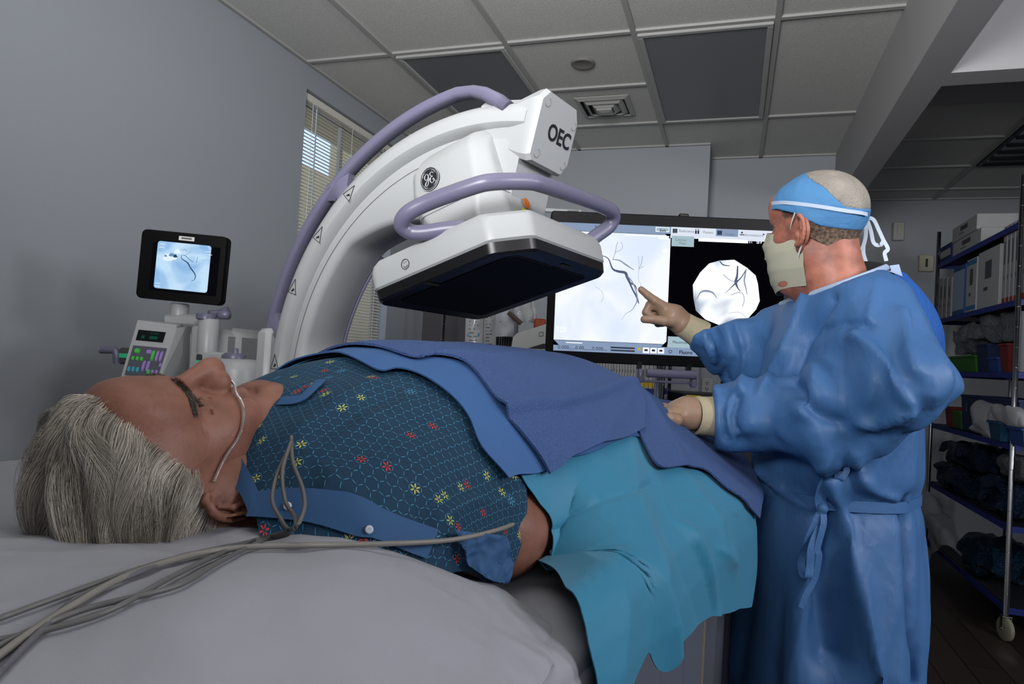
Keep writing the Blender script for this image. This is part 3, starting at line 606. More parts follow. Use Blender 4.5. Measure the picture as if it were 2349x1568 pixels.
ves = [([(.49, .33), (.50, .38), (.57, .43), (.61, .5), (.66, .57), (.675, .62), (.66, .67), (.63, .69)], [.001, .0022, .0035, .0035, .003, .0025, .0015, .0008]), ([(.49, .33), (.53, .33), (.60, .39), (.64, .41)], [.001, .0015, .001]), ([(.50, .26), (.52, .24), (.55, .27)], .0008), ([(.68, .33), (.67, .41), (.68, .39)], .0008), ([(.53, .33), (.57, .29), (.6, .26)], .0007)]
for pts, w in ves: sc.line(pts, w, 3, .0018)
for a, b, r, mi in ((.34, .38, .014, 1), (.40, .37, .010, 1), (.44, .28, .009, 1), (.37, .34, .006, 2), (.42, .35, .006, 3), (.39, .33, .004, 2), (.31, .36, .004, 2)): sc.poly([(a+r/sc.w*math.cos(t)*(1+.25*math.sin(3*t)), b+r*.8/sc.h*math.sin(t)) for t in np.linspace(0, 2*np.pi, 20, endpoint=False)], mi, .0015+mi*.0001)
for a, b in ((.23, .19), (.23, .24), (.22, .76), (.22, .80), (.76, .24), (.78, .28), (.74, .8)):
    sc.rect(a, b, a+.06, b+.008, 1, .0014)
sc.mb.build('image', [xr1, cells[1], cells[2], cells[3]], o)
mb = MB(); mb.add([s0.p(.44, .055, .001), s0.p(.44, .115, .001), s0.p(.62, .115, .001), s0.p(.62, .055, .001)], [(0, 1, 2, 3)], 0)
for b in (.07, .085): mb.add([s0.p(.47, b, .0013), s0.p(.47, b+.01, .0013), s0.p(.59, b+.01, .0013), s0.p(.59, b, .0013)], [(0, 1, 2, 3)], 1)
mb.build('sticker', [mat('paper_white', '#c9c9c4', .7), inkm], o)
# ---- big display
DM = 2.12; o = thing('large_monitor', P(1530, 1050, DM+.3), 'large black flat monitor showing two x-ray images beside the surgeon', 'monitor')
def ray_on(u, v): d = ray(u, v); return CAM+d*(((MO-CAM)@MN)/(d@MN))
MO = P(1281, 510, DM); TLm = P(1281, 510, DM); TRm = P(1802, 532, DM); BLm = P(1267, 803, DM); SM = Scr(TLm, TRm, BLm); SM.mb = MB(); MN = SM.n
fr = Scr(SM.p(-.033, -.09), SM.p(1.04, -.09), SM.p(-.033, 1.085))
mb = MB(); mb.loft([rrect(fr, .004, .006, .996, .994, .008, .006), rrect(fr, 0, 0, 1, 1, .01, .002), rrect(fr, 0, 0, 1, 1, .01, -.03), rrect(fr, .06, .08, .94, .92, .01, -.06)]); mb.build('casing', bezel, o, auto=45)
mb = MB(); mb.box(P(1292, 484, DM+.02), (84*DM/F, .01, 9*DM/F), AX, bev=.002); lp = mb.build('label_plate', mat('plate_grey', '#8d8f90', .5), o)
mb = MB()
for i in range(12): mb.box(P(1303+i*2.2, 484.5+i*.05, DM+.0135), (.0012 if i % 3 else .002, .001, .007), AX)
mb.build('barcode', inkm, lp)
mb = MB(); mb.box(fr.p(.545, -.006, -.01), (.03, .02, .012), AX, bev=.003); mb.build('camera_bump', blk, o)
# image coordinates of the photo -> fractions of the screen
def uvf(u, v): q = ray_on(u, v)-SM.o; return ((q@SM.x)/SM.w, (q@SM.y)/SM.h)
def srect(u0, v0, u1, v1, mi, k, sk=True):
    a, b = uvf(u0, v0); c, d = uvf(u1, v1+(0 if not sk else (u1-u0)*.042)); SM.rect(a, b, c, d, mi, k)
mats_ = [xray_mat('scr_left', ((.3, '#dde8fa'), (.6, '#f4f8ff')), 5, 1.05), glow('scr_black', '#08070d', .6), glow('scr_bar', '#8fa3c2', .9), glow('scr_btn', '#a9c3cd', .95), glow('scr_white', '#f2f8ff', 1.15), glow('scr_ink', '#3a4558', .6),
         glow('scr_vessel', '#5c6788', .8), glow('scr_faint', '#b9c4dc', .95), glow('scr_tab', '#dfe6f4', 1.0), xray_mat('scr_right', ((.36, '#8f9aae'), (.52, '#f6faff')), 7, 1.1, .6), glow('scr_red', '#b02030', .8), glow('scr_yellow', '#d8c42a', .8), glow('scr_vessel_pale', '#98a3bf', .9), glow('scr_grey_text', '#8790a0', .7)]
SM.rect(0, 0, 1, 1, 1, .0065)
divf = .494
SM.rect(0, .065, divf, .915, 0, .0072); SM.rect(0, 0, divf, .062, 2, .0072); SM.rect(0, .918, 1, 1, 2, .0072); SM.rect(divf, 0, 1, .085, 8, .0072)
def stext(t, u, v, size, mi, k=.0085, bold=0): a, b = uvf(u, v); SM.text(t, a, b, size, mi, k, bold)
px = DM/F
stext('Viewing', 1364, 527, 13*px, 5, bold=.0003)
srect(1503, 521, 1534, 532, 4, .0076); srect(1504.5, 522.5, 1532.5, 530.5, 3, .008); stext('Exit', 1512, 532, 9*px, 5, bold=.0002)
for t, u, v, ic in (('Reference', 1556, 533, 1541), ('Patient', 1611, 536, 1592), ('Images', 1661, 540, 1643), ('Annotations', 1706, 542, 1694), ('Appl', 1755, 542, 1745)): stext(t, u, v, 8.5*px, 13 if t != 'Appl' else 13)
srect(1641, 525.5, 1691, 542, 2, .0076)
for u in (1542, 1644):
    for i in range(3): srect(u+i*3.6, 525+.15*i+(u-1542)*.044, u+i*3.6+2.9, 535+(u-1542)*.044, 5, .0082)
for u in (1593, 1598.5): srect(u, 529, u+3.6, 537, 5, .0082); srect(u+.8, 525.5, u+2.8, 528, 5, .0082)
a, b = uvf(1749.5, 538.5); SM.poly([(a+.0062*(1 if i % 2 == 0 else .42)*math.sin(i*math.pi/5), b-.0062*(1 if i % 2 == 0 else .42)*math.cos(i*math.pi/5)*SM.w/SM.h) for i in range(10)], 5, .0082)
SM.poly([uvf(u, v) for u, v in ((1700, 531), (1703, 536), (1697, 536))], 5, .0082); srect(1695, 538, 1706, 540, 5, .0082)
srect(1540, 541, 1590, 565, 3, .0076); stext('Subtract', 1547, 553, 8*px, 13); stext('Mask', 1556, 561, 8*px, 13)
srect(1601, 546.5, 1714, 554, 4, .0078); stext('8 S', 1716, 558, 6*px, 4); stext('25 F', 1733, 559, 7*px, 4, bold=.0003)
srect(1753, 549, 1800, 571, 3, .0076); srect(1753, 577, 1800, 596, 3, .0076)
srect(1531, 771, 1580, 796, 3, .0076); stext('Maximize', 1541, 787, 9*px, 5)
stext('Fluoro', 1556, 811, 11.5*px, 5, bold=.0004)
stext('0.000', 1279, 799, 11.5*px, 5); stext('cGycm\u00b2', 1304, 801, 5*px, 5); stext('0.00', 1319, 800.5, 11.5*px, 5); stext('mGy/min', 1338, 802.5, 5*px, 5); stext('0.000', 1357, 802.5, 11.5*px, 5); stext('mGy', 1382, 804, 5*px, 5)
for dv in (0, 6.5): srect(1400, 794.5+dv, 1455, 798+dv, 5, .0078); srect(1443+dv*.4, 796+dv, 1444.6+dv*.4, 800+dv, 10, .0082)
srect(1462, 797, 1468, 803, 11, .0082)
for u in (1474, 1491, 1508): srect(u, 796.5+(u-1474)*.042, u+14, 809+(u-1474)*.03, 4, .0076); srect(u+3, 800+(u-1474)*.042, u+10.5, 805+(u-1474)*.03, 5, .008)
ga, gb = uvf(1536, 806); 
for i in range(8): t = i*math.pi/4; SM.line([(ga+.006*math.cos(t), gb+.006*math.sin(t)*SM.w/SM.h), (ga+.0092*math.cos(t), gb+.0092*math.sin(t)*SM.w/SM.h)], .0016, 5, .008, 3)
SM.line([(ga+.0058*math.cos(t), gb+.0058*math.sin(t)*SM.w/SM.h) for t in np.linspace(0, 2*np.pi, 14)], .0012, 5, .008)
for t, u, v in (('OEC', 1494, 787), ('74 kVp', 1273, 754), ('11 mA', 1273, 761)): stext(t, u, v, 9*px, 4, .0079, .0003)
srect(1433, 538, 1534, 540.5, 4, .0077); srect(1508, 545, 1533, 548, 4, .0077); srect(1519, 571, 1530, 580, 4, .0077); srect(1298, 784, 1335, 786, 4, .0077)
for c in ([(1268, 776), (1268, 790), (1282, 791)], [(1524, 537), (1537, 537), (1536, 549)], [(1529, 781), (1529, 796), (1515, 795)]): SM.poly([uvf(*q) for q in c], 1, .0076)
Z5 = lambda x, y: uvf(1200+x/3.135, 460+y/3.135)
V = lambda pts, w, mi=6, k=.0082: SM.line([Z5(*q) for q in pts], w, mi, k)
V([(560, 395), (610, 420), (640, 490), (680, 510), (730, 520), (745, 550), (765, 590), (800, 610), (815, 640)], [.002, .003, .005, .0075, .0085, .009, .006, .0035, .002])
V([(755, 570), (775, 620), (795, 660), (812, 690), (828, 740)], [.006, .005, .005, .006, .003]); V([(745, 540), (790, 600), (815, 680), (812, 730), (780, 785), (735, 815), (705, 860)], [.004, .0035, .004, .0035, .002, .0012, .0006], 12)
V([(640, 425), (690, 432), (740, 465), (795, 500)], [.002, .004, .005, .002], 12, .008); V([(640, 425), (660, 375), (670, 320), (680, 300)], .0016, 12, .008); V([(660, 375), (705, 350), (712, 320), (700, 300)], .0012, 12, .008)
V([(825, 400), (830, 470), (825, 560), (842, 600), (845, 620)], .0014, 7, .008); V([(855, 400), (845, 460), (828, 490)], .0016, 12, .008); V([(828, 495), (865, 472)], .0012, 12, .008)
V([(520, 620), (560, 650), (575, 690), (560, 730)], .0014, 7, .0078)
Z4 = lambda x, y: uvf(1560+x/4.613, 480+y/4.613)
SM.poly([Z4(*q) for q in ((128, 800), (205, 670), (300, 575), (410, 545), (565, 535), (700, 620), (790, 700), (815, 790), (835, 970), (795, 1060), (690, 1175), (560, 1220), (420, 1230), (260, 1165), (160, 1070), (135, 940))], 9, .0076)
SM.poly([Z4(*q) for q in ((700, 640), (790, 700), (815, 790), (833, 970), (795, 1060), (700, 1090), (690, 900), (680, 760))], 4, .0079)
U_ = lambda pts, w, mi=6, k=.0083: SM.line([Z4(*q) for q in pts], w, mi, k)
U_([(690, 630), (680, 690), (670, 760), (685, 830), (700, 900)], [.003, .005, .004, .002], 12); U_([(600, 600), (595, 700), (580, 770), (600, 830), (630, 870)], [.004, .006, .009, .004, .002]); U_([(690, 640), (640, 720), (585, 775), (520, 840), (470, 890)], [.003, .003, .005, .002, .001]); U_([(410, 550), (450, 590), (520, 600)], [.003, .004, .002])
U_([(450, 690), (510, 745), (580, 775)], .002, 12); U_([(530, 910), (590, 885), (650, 890), (670, 960), (650, 1030)], .002, 12); U_([(170, 950), (210, 880), (270, 865), (340, 885), (380, 940)], [.002, .005, .007, .005, .002], 12); U_([(500, 1100), (620, 1090), (690, 1150)], .0015, 7)
SM.mb.build('display', mats_, o)
# handle hanging below the display, stand behind it
mb = MB(); mb.tube([P(1483, 855, DM-.04), P(1596, 860, DM-.04)], .013, 16); mb.tube([P(1470, 873, DM-.02), P(1590, 878, DM-.02)], .004, 8)
for u, v in ((1469, 861), (1590, 872)): mb.box(P(u, v, DM-.02), (.016, .03, 32*px), AX, bev=.004)
mb.build('pull_handle', lilac, o, auto=50)
for u, v in ((1466, 838), (1579, 843)): mb = MB(); mb.box(P(u, v, DM), (.014, .02, .022), AX); mb.build('handle_mount', blk, o)
mb = MB(); pst = P(1519, 690, DM+.10); mb.cyl(np.array([pst[0], pst[1], .12]), np.array([pst[0], pst[1], 1.5]), .012, 20); mb.box((pst[0], pst[1], 1.42), (.25, .06, .2), AX, bev=.01); mb.build('stand_column', mat('chrome', '#c8cacc', .15, 1), o)
mb = MB(); mb.box((pst[0], pst[1], .1), (.6, .5, .1), AX, bev=.03); mb.build('stand_base', mat('stand_white', '#9a9b98', .5), o)
# ================================================================== the patient and what lies over him
SB = [.06, .1, .14, .2, .3, .4, .55, .7, .85, 1.0, 1.15, 1.35, 1.6, 1.8]
HB = [.05, .09, .145, .19, .225, .24, .245, .245, .24, .215, .18, .15, .13, .12]
WB = [.11, .17, .21, .240, .285, .300, .300, .290, .28, .27, .25, .23, .21, .2]
ZB, TC, TE = 1.0, -.04, .356
def bprof(s):
    H = np.interp(s, SB, HB); W = np.interp(s, SB, WB); th = np.linspace(0, np.pi, 90); x = -np.cos(th); z = (1-abs(x)**2.2)**(1/2.2)
    t = TC+x*W; zz = ZB+H*z; te = max(TE, TC+W+.02)
    t = np.r_[t, te-.015, te-.003, te+.004, te+.01, te+.03]; zz = np.r_[zz, ZB+.012, ZB, ZB-.02, ZB-.05, ZB-.65]
    kb = float(np.clip((s-.345)/.05, 0, 1))               # the cloth spans straight from flank to table edge
    if kb > 0:
        ang = (zz[45:90]-ZB)/(te-t[45:90]+1e-9); i = 45+int(np.argmax(ang)); ti, zi = t[i], zz[i]
        for j in range(i, 92): zz[j] = zz[j]*(1-kb)+max(zz[j], zi+(ZB-zi)*(t[j]-ti)/(te-ti))*kb
    al = np.r_[0, np.cumsum(np.hypot(np.diff(t), np.diff(zz)))]; al -= np.interp(TC, t[:90], al[:90]); return t, zz, al
AG = np.linspace(-.5, 1.05, 300); SG = np.linspace(.02, 1.9, 300); BG = np.zeros((300, 300, 3))
for i, s in enumerate(SG):
    t, z, al = bprof(s); tt_ = np.interp(AG, al, t); BG[i] = TO+TA*s+np.multiply.outer(tt_, TN); BG[i, :, 2] = np.interp(AG, al, z)
BN = gnorm(BG); BN *= np.sign(BN[150, 90, 2]) or 1
def _px(G): q = (G-CAM)@M.T; return 1174.5+F*q[..., 0]/q[..., 2], 784-F*q[..., 1]/q[..., 2], q[..., 2]
BU, BV, BD = _px(BG)
def inv(u, v, r=7):
    """where on the lying body's surface (s, a) the photo's point (u, v) falls"""
    d = np.hypot(BU-u, BV-v); m = (d < r) & (BD > .2); i = np.unravel_index(np.argmin(np.where(m, BD+d*.01, 9)) if m.any() else np.argmin(d), d.shape); return SG[i[0]], AG[i[1]]
def bsurf(s, a, off=0):
    fs = (np.asarray(s)-SG[0])/(SG[-1]-SG[0]); fa = (np.asarray(a)-AG[0])/(AG[-1]-AG[0]); p = bilerp(BG, fs, fa); n = bilerp(BN, fs, fa); return p+n*np.asarray(off)[..., None] if not np.isscalar(off) else p+n*off
def coons(top, bottom, left, right, n, m):
    """boundary curves (lists of (s,a)): top/bottom run left to right, left/right run top to bottom"""
    def sm(c):
        for _ in range(4): c[1:-1] = (c[:-2]+c[1:-1]*2+c[2:])/4
        return c
    t, b, l, r = sm(catmull(top, m)), sm(catmull(bottom, m)), sm(catmull(left, n)), sm(catmull(right, n)); u = np.linspace(0, 1, n)[:, None, None]; v = np.linspace(0, 1, m)[None, :, None]
    return (1-u)*t[None]+u*b[None]+(1-v)*l[:, None]+v*r[:, None]-((1-u)*(1-v)*t[0]+(1-u)*v*t[-1]+u*(1-v)*b[0]+u*v*b[-1])
def segd(SA, p, q): p = np.array(p); q = np.array(q); d = q-p; h = np.clip(((SA-p)@d)/(d@d), 0, 1); w = SA-p-h[..., None]*d; return np.hypot(w[..., 0], w[..., 1])*np.sign(w[..., 0]*d[1]-w[..., 1]*d[0]), h
def ridge(SA, pts, w, amp, sharp_=1.2):
    o = 0
    for p, q in zip(pts[:-1], pts[1:]): d, h = segd(SA, p, q); e = amp*np.exp(-(np.abs(d)/w)**sharp_); o = np.maximum(o, e) if amp > 0 else np.minimum(o, e)
    return o
def px(*pts): return [inv(*p) for p in pts]
def drape(name, SA, off, th, m, label, cat, group=None):
    G = bsurf(SA[..., 0], SA[..., 1], off); mb = MB(); solid(mb, G, th); o = mb.build(name, m, smooth=True); tag(o, label, cat, group); return o, G
# ---- table, mattress, sheet, pillow
tb = thing('operating_table', T(.9, .05, 0), 'narrow black-framed operating table under the patient', 'operating table')
TAX = np.array([TA, TN, UZ]); blm = mat('table_black', '#141416', .4); mtm = mat('steel', '#8e9296', .25, .9)
mb = MB(); mb.box(T(.66, .0, .89), (2.4, .54, .04), TAX, bev=.01); mb.build('table_top', blm, tb)
mb = MB(); mb.box(T(.66, .02, .935), (2.4, .58, .05), TAX, bev=.02); mb.build('mattress', mat('vinyl_black', '#1b1b1e', .45), tb, smooth=False)
for t_ in (-.28, .28): mb = MB(); mb.box(T(.80, t_, .90), (2.0, .012, .03), TAX, bev=.003); mb.build('side_rail', mtm, tb)
mb = MB(); mb.box(T(1.25, .02, .5), (.28, .22, .76), TAX, bev=.02); mb.box(T(1.15, .02, .06), (.9, .5, .1), TAX, bev=.03); mb.build('pedestal', mat('pedestal_grey', '#6a6c70', .4), tb)
sheetm = mat('cotton_white', '#8c8d93', .85, bump=(900, .15, 'noise', .0005))
# mattress sheet
ss_ = np.linspace(-.52, 1.6, 110); cc = [(-.30, .80), (-.295, .93), (-.285, .968), (-.26, .974), (-.1, .976), (.15, .976), (.29, .976), (.325, .970), (.331, .955), (.335, .945), (.336, .915)]
cu = catmull(cc, 60); G = np.zeros((110, 60, 3))
for i, s in enumerate(ss_):
    spread = 1+.07*np.clip((.36-s)/.12, 0, 1); G[i] = TO+TA*s+np.multiply.outer(cu[:, 0]*spread, TN); G[i, :, 2] = cu[:, 1]
nn = noise3(G*9)*.005+ridged(G*np.array([7, 7, 7]), 2)*.003; gn_ = gnorm(G); gn_ *= np.sign(gn_[50, 25, 2]); G = G+gn_*(nn+.007)[..., None]
mb = MB(); solid(mb, G, .0015); tag(mb.build('bed_sheet', sheetm, smooth=True), 'white cotton sheet tucked over the table mattress beneath the pillow', 'bed sheet')
# pillow: a big soft white pillow filling the near left
def pillow_grid(n=130, m=90):
    G = np.zeros((n, m, 3)); A_ = np.linspace(-1, 1, n); B_ = np.linspace(-1, 1, m); return A_, B_
pc = [ # rows: from the head end to the shoulder end; columns: far side to near side, (s, t, z top)
 [(-.30, -.40, 1.03), (-.32, -.12, 1.05), (-.32, .10, 1.05), (-.31, .28, 1.02), (-.30, .40, .985)],
 [(-.16, -.42, 1.05), (-.16, -.14, 1.065), (-.15, .06, 1.07), (-.13, .24, 1.07), (-.12, .40, 1.00)],
 [(.00, -.42, 1.075), (.00, -.14, 1.045), (.01, .06, 1.06), (.02, .22, 1.075), (.03, .385, 1.00)],
 [(.12, -.40, 1.065), (.12, -.12, 1.04), (.13, .08, 1.055), (.14, .22, 1.045), (.15, .36, .986)],
 [(.22, -.36, 1.02), (.22, -.12, 1.01), (.23, .08, 1.00), (.25, .21, .998), (.27, .30, .980)]]
G = surf([[T(*q) for q in r] for r in pc], 120, 100)
ed = np.minimum.outer(np.minimum(np.linspace(0, 1, 120), 1-np.linspace(0, 1, 120)), np.ones(100)); e2 = np.minimum(np.linspace(0, 1, 100), 1-np.linspace(0, 1, 100))[None]; edge = np.minimum(ed/.12, np.minimum(e2/.10, 1)); edge = np.clip(edge, 0, 1)
wr = ridged(G*np.array([6., 9., 6.])+3, 3)*.024*(1.3-edge)+noise3(G*11)*.006+facet(G*np.array([9., 5., 5.]))*.004
up = G.copy(); up[..., 2] += wr-(1-edge**.5)*.012
lo_ = G.copy(); lo_[..., 2] = np.minimum(up[..., 2]-.002, .99+.0*G[..., 2]+(1-edge)*.0); lo_[..., 2] = up[..., 2]*(1-edge**.5)+lo_[..., 2]*edge**.5-.001
mb = MB(); mb.grid(up); mb.grid(lo_[:, ::-1])
for r1, r2 in ((up[0], lo_[0]), (lo_[-1], up[-1]), (lo_[:, 0], up[:, 0]), (up[:, -1], lo_[:, -1])): mb.grid(np.stack([r1, r2], 1))
tag(mb.build('pillow', sheetm, smooth=True), "wide white pillow under the patient's head and shoulder", 'pillow')
# ---- head, as an implicit surface in its own frame: x to his right, y out of the face, z to the crown
PR = np.array([[.977, .082, -.197], [-.201, .037, -.979], [-.073, .996, .053]]); PC = np.array([-.58, .602, 1.106])
def hl(p): return PC+np.asarray(p)@PR.T
def head_sdf(p, prof='patient'):
    x = np.abs(p[..., 0]); q = np.stack([x, p[..., 1], p[..., 2]], -1)
    d = ell(q, (0, -.008, .032), (.076, .097, .088))
    d = smin(d, ell(q, (0, .022, -.032), (.062, .067, .090)), .03)
    d = smin(d, cap(q, (.050, .002, -.062), (.024, .066, -.106), .026, .023), .022)          # jaw
    d = smin(d, cap(q, (0, .074, -.106), (.014, .074, -.106), .022), .018)                   # chin
    d = smin(d, sph(q, (.010, .083, -.112), .017), .012)
    d = smin(d, ell(q, (0, .044, -.120), (.052, .050, .036)), .03); d = smin(d, ell(q, (.036, .036, -.117), (.036, .050, .039)), .02)
    d = smin(d, ell(q, (.046, .052, -.022), (.022, .024, .022)), .02)                         # cheekbone
    d = smin(d, ell(q, (.030, .068, -.050), (.022, .020, .026)), .022)                         # cheek
    d = smin(d, cap(q, (.010, .088, .020), (.040, .074, .022), .011, .009), .012)              # brow
    d = smin(d, ell(q, (0, .070, .055), (.055, .028, .040)), .03)                              # forehead
    d = smax(d, -ell(q, (.031, .096, .001), (.018, .019, .012)), .012)                         # sockets
    d = smin(d, sph(q, (.031, .0715, .001), .0135), .003)                                       # lids over the eyes
    d = smin(d, cap(q, (0, .090, .014), (0, .111, -.020), .0085, .012), .010)                   # nose bridge
    d = smin(d, ell(q, (0, .114, -.030), (.0135, .014, .0135)), .009); d = smin(d, ell(q, (0, .100, -.029), (.0145, .016, .013)), .006)                             # tip
    d = smin(d, ell(q, (.0145, .100, -.035), (.009, .013, .010)), .007)                        # wings
    d = smax(d, -ell(q, (.0075, .107, -.0435), (.0032, .006, .0035)), .003)                      # nostrils
    d = smax(d, -cap(q, (.025, .090, -.047), (.034, .072, -.064), .0010, .0014), .007)           # smile fold
    d = smax(d, -cap(q, (0, .104, -.050), (0, .100, -.058), .002), .004)
    d = smin(d, cap(q, (0, .0915, -.063), (.021, .080, -.068), .0048, .003), .008)              # upper lip
    d = smin(d, cap(q, (0, .0905, -.075), (.019, .080, -.071), .0055, .003), .007)              # lower lip
    d = smax(d, -cap(q, (0, .098, -.0688), (.027, .083, -.071), .0016, .0014), .003)
    d = smax(d, -cap(q, (0, .096, -.087), (.014, .088, -.086), .003, .002), .008)
    # closed-eye line, lid fold, bags
    d = smax(d, -cap(q, (.018, .0850, -.0025), (.032, .0850, -.0015), .0008, .0008), .0022); d = smax(d, -cap(q, (.032, .0850, -.0015), (.048, .072, .0005), .0008, .0008), .0022)
    d = smax(d, -cap(q, (.020, .083, .010), (.045, .075, .008), .0008), .003); d = smax(d, -cap(q, (.020, .083, -.014), (.044, .072, -.014), .0008), .004)
    for z1, z2 in ((.004, .012), (-.002, -.003), (-.007, -.018)): d = smax(d, -cap(q, (.047, .069, z1*.6), (.061, .050, z2), .0005), .003)
    for zz_ in (.040, .053): d = smax(d, -cap(q, (0, .0990, zz_), (.042, .080, zz_+.004), .0002), .0024)
    d = smin(d, cap(q, (0, -.020, -.045), (0, -.038, -.20), .058, .062), .03)                   # neck
    d = smin(d, cap(q, (0, .03, -.095), (0, .0, -.17), .044, .050), .03)                      # under the chin
    return d
def ear_sdf(p, sgn=1):
    q = (p*np.array([sgn, 1, 1])-np.array([.0755, -.012, -.016]))/1.17; a = math.radians(24); c, s = math.cos(a), math.sin(a)
    X = q[..., 0]*c+q[..., 1]*s; Y = -q[..., 0]*s+q[..., 1]*c; q = np.stack([X, Y, q[..., 2]], -1)       # X out, Y forward
    b = math.radians(12); c, s = math.cos(b), math.sin(b); q = np.stack([q[..., 0], q[..., 1]*c+q[..., 2]*s, -q[..., 1]*s+q[..., 2]*c], -1)
    th = np.linspace(-2.2, 2.35, 15); rim = [(.012+.003*math.cos(t), -.004-.0185*math.cos(t) if t > -9 else 0, .004+.0285*math.sin(t)*(1 if t > 0 else .95)) for t in th]
    rim = [(.015 if abs(t) < 1.9 else .009, -.003-.0175*math.cos(t*.92), .004+.028*math.sin(t*.92)) for t in th]
    d = ell(q, (.004, -.004, .002), (.007, .0175, .027))
    d = chain(q, rim, [.0034]*15, .002) if False else smin(d, chain(q, rim, [.0036]*15, .002), .005)
    d = smin(d, ell(q, (.007, .001, -.028), (.005, .0095, .011)), .006)                           # lobe
    an = [(.012, -.006, .022), (.014, -.0115, .008), (.013, -.010, -.008), (.011, -.003, -.018)]
    d = smax(d, -ell(q, (.012, -.001, -.003), (.008, .0085, .012)), .004); d = smax(d, -ell(q, (.013, -.003, .016), (.006, .008, .006)), .004)
    d = smin(d, chain(q, an, [.0022, .0026, .0026, .002], .003), .003)
    d = smin(d, ell(q, (.007, .0105, -.006), (.005, .004, .007)), .004)                            # tragus
    return d*1.17
def full_head(p):
    d = head_sdf(p); q = np.stack([np.abs(p[..., 0]), p[..., 1], p[..., 2]], -1)
    for sg in (1, -1): d = smin(d, ear_sdf(p, sg), .004)
    for ch, r_, k_ in FOLDS:
        for a, b in zip(ch[:-1], ch[1:]): d = smax(d, -cap(q, a, b, r_), k_)
    return d
def face_at(u, v, off=0.):
    """spot of the face met at a pixel, in the head's own frame"""
    D = np.arange(.5, .95, .0015); q = (CAM+D[:, None]*ray(u, v)-PC)@PR; k_ = int(np.argmax(head_sdf(q) < off)); return q[k_]
FOLDS = [([face_at(*q) for q in pts], r_, k_) for pts, r_, k_ in (
 ([(441, 911), (449, 917), (456, 924), (460, 932)], .0016, .0035), ([(462, 920), (472, 932), (480, 944), (488, 958)], .0006, .0028), ([(458, 934), (464, 946), (468, 960)], .0006, .0024), ([(470, 927), (481, 940), (490, 950)], .0004, .0020),
 ([(462, 968), (468, 985), (480, 1000)], .0005, .0022), ([(536, 880), (548, 897), (560, 910), (580, 921)], .0013, .004), ([(330, 880), (345, 905), (350, 940)], .0002, .0022), ([(362, 878), (375, 905), (380, 940)], .0002, .0022), ([(655, 960), (654, 985), (646, 1010)], .0006, .003))]
skin = mat('skin_patient', '#80584a', .5, spec=.35, bump=(260, .35, 'noise', .0012), var=(34, '#704a3b', .16), sss=.12)
V, Q = nets(full_head, (-.105, -.12, -.20), (.105, .135, .135), .0019); V = lap(V, Q, 1, .35)
HV, HQ = V, Q; W_ = hl(V)
# arms, trunk and legs below the cloth
def body_sdf(p):
    q = (p-TO); s = q@TA; t = q@TN-TC; z = p[..., 2]; k = np.stack([s, np.abs(t), z], -1); kf = np.stack([s, t, z], -1)
    d = chain(k, [(.24, .0, 1.10), (.36, .0, 1.105), (.55, .0, 1.12), (.72, .0, 1.11), (.88, .0, 1.08)], [.085, .10, .105, .105, .09], .03)
    d = smin(d, cap(k, (.24, .06, 1.09), (.30, .15, 1.075), .07, .058), .05); d = smin(d, ell(k, (.42, .06, 1.10), (.2, .12, .1)), .04)
    d = smin(d, ell(k, (.88, .08, 1.07), (.12, .10, .08)), .04)
    d = smin(d, chain(k, [(.25, .185, 1.062), (.32, .240, 1.043), (.40, .240, 1.043), (.60, .215, 1.05), (.82, .19, 1.05)], [.056, .053, .049, .040, .03], .02), .03)
    d = smin(d, chain(k, [(.92, .09, 1.075), (1.32, .11, 1.07), (1.72, .10, 1.05)], [.085, .06, .045], .02), .03)
    d = smin(d, chain(k, [(1.74, .10, 1.045), (1.78, .11, 1.085)], [.042, .026], .02), .03)
    d = smin(d, chain(k, [(.10, .0, 1.08), (.26, .0, 1.085)], [.056, .07], .02), .04); return d
lo = np.array([-1, .3, .9]); hi = np.array([.6, 2.6, 1.3])
V2, Q2 = nets(body_sdf, lo, hi, .0085); V2 = lap(V2, Q2, 2, .4)
pat = thing('person', T(.5, 0, 1.0), 'white-haired man lying on his back with closed eyes, in a dark patterned hospital gown', 'person')
qmesh('body', np.concatenate([W_, V2]), np.concatenate([HQ, Q2+len(W_)]), skin, pat)
# eyebrows and hair
def project(V0, fn, it=3, off=0.):
    for _ in range(it):
        d = fn(V0)-off; e = 1e-4; g = np.stack([(fn(V0+np.eye(3)[k]*e)-off-d)/e for k in range(3)], -1); V0 = V0-d[..., None]*g/((g*g).sum(-1, keepdims=True)+1e-9)
    return V0
def strands(name, paths, r, mats, parent, mi=None, seg=3):
    """many thin tapering hairs in one mesh; paths (k, n, 3)"""
    k, n = paths.shape[:2]; t = np.gradient(paths, axis=1); t /= np.linalg.norm(t, axis=-1, keepdims=True)+1e-12; rf = np.array([.3, .5, .8]); a = np.cross(t, rf); a /= np.linalg.norm(a, axis=-1, keepdims=True)+1e-12; b = np.cross(t, a)
    tp = np.linspace(1, .25, n)[None, :, None]; rr_ = np.asarray(r).reshape(-1, 1, 1)*tp; rings = np.stack([paths+rr_*(a*math.cos(w)+b*math.sin(w)) for w in np.linspace(0, 2*np.pi, seg, endpoint=False)], 2)
    V = rings.reshape(-1, 3); base = (np.arange(k)*n*seg)[:, None, None]; i = np.arange(n-1)[None, :, None]*seg; j = np.arange(seg)[None, None, :]
    Q = np.stack([base+i+j, base+i+(j+1) % seg, base+i+seg+(j+1) % seg, base+i+seg+j], -1).reshape(-1, 4)
    m_ = None if mi is None else np.repeat(mi, (n-1)*seg); return qmesh(name, V, Q, mats, parent, m_)
rs = np.random.RandomState(11)
hm = [mat('hair_white', '#b3ab9e', .3, spec=.8), mat('hair_silver', '#8c857a', .33, spec=.8), mat('hair_dark', '#6b6255', .4), mat('brow_grey', '#3b332c', .5)]
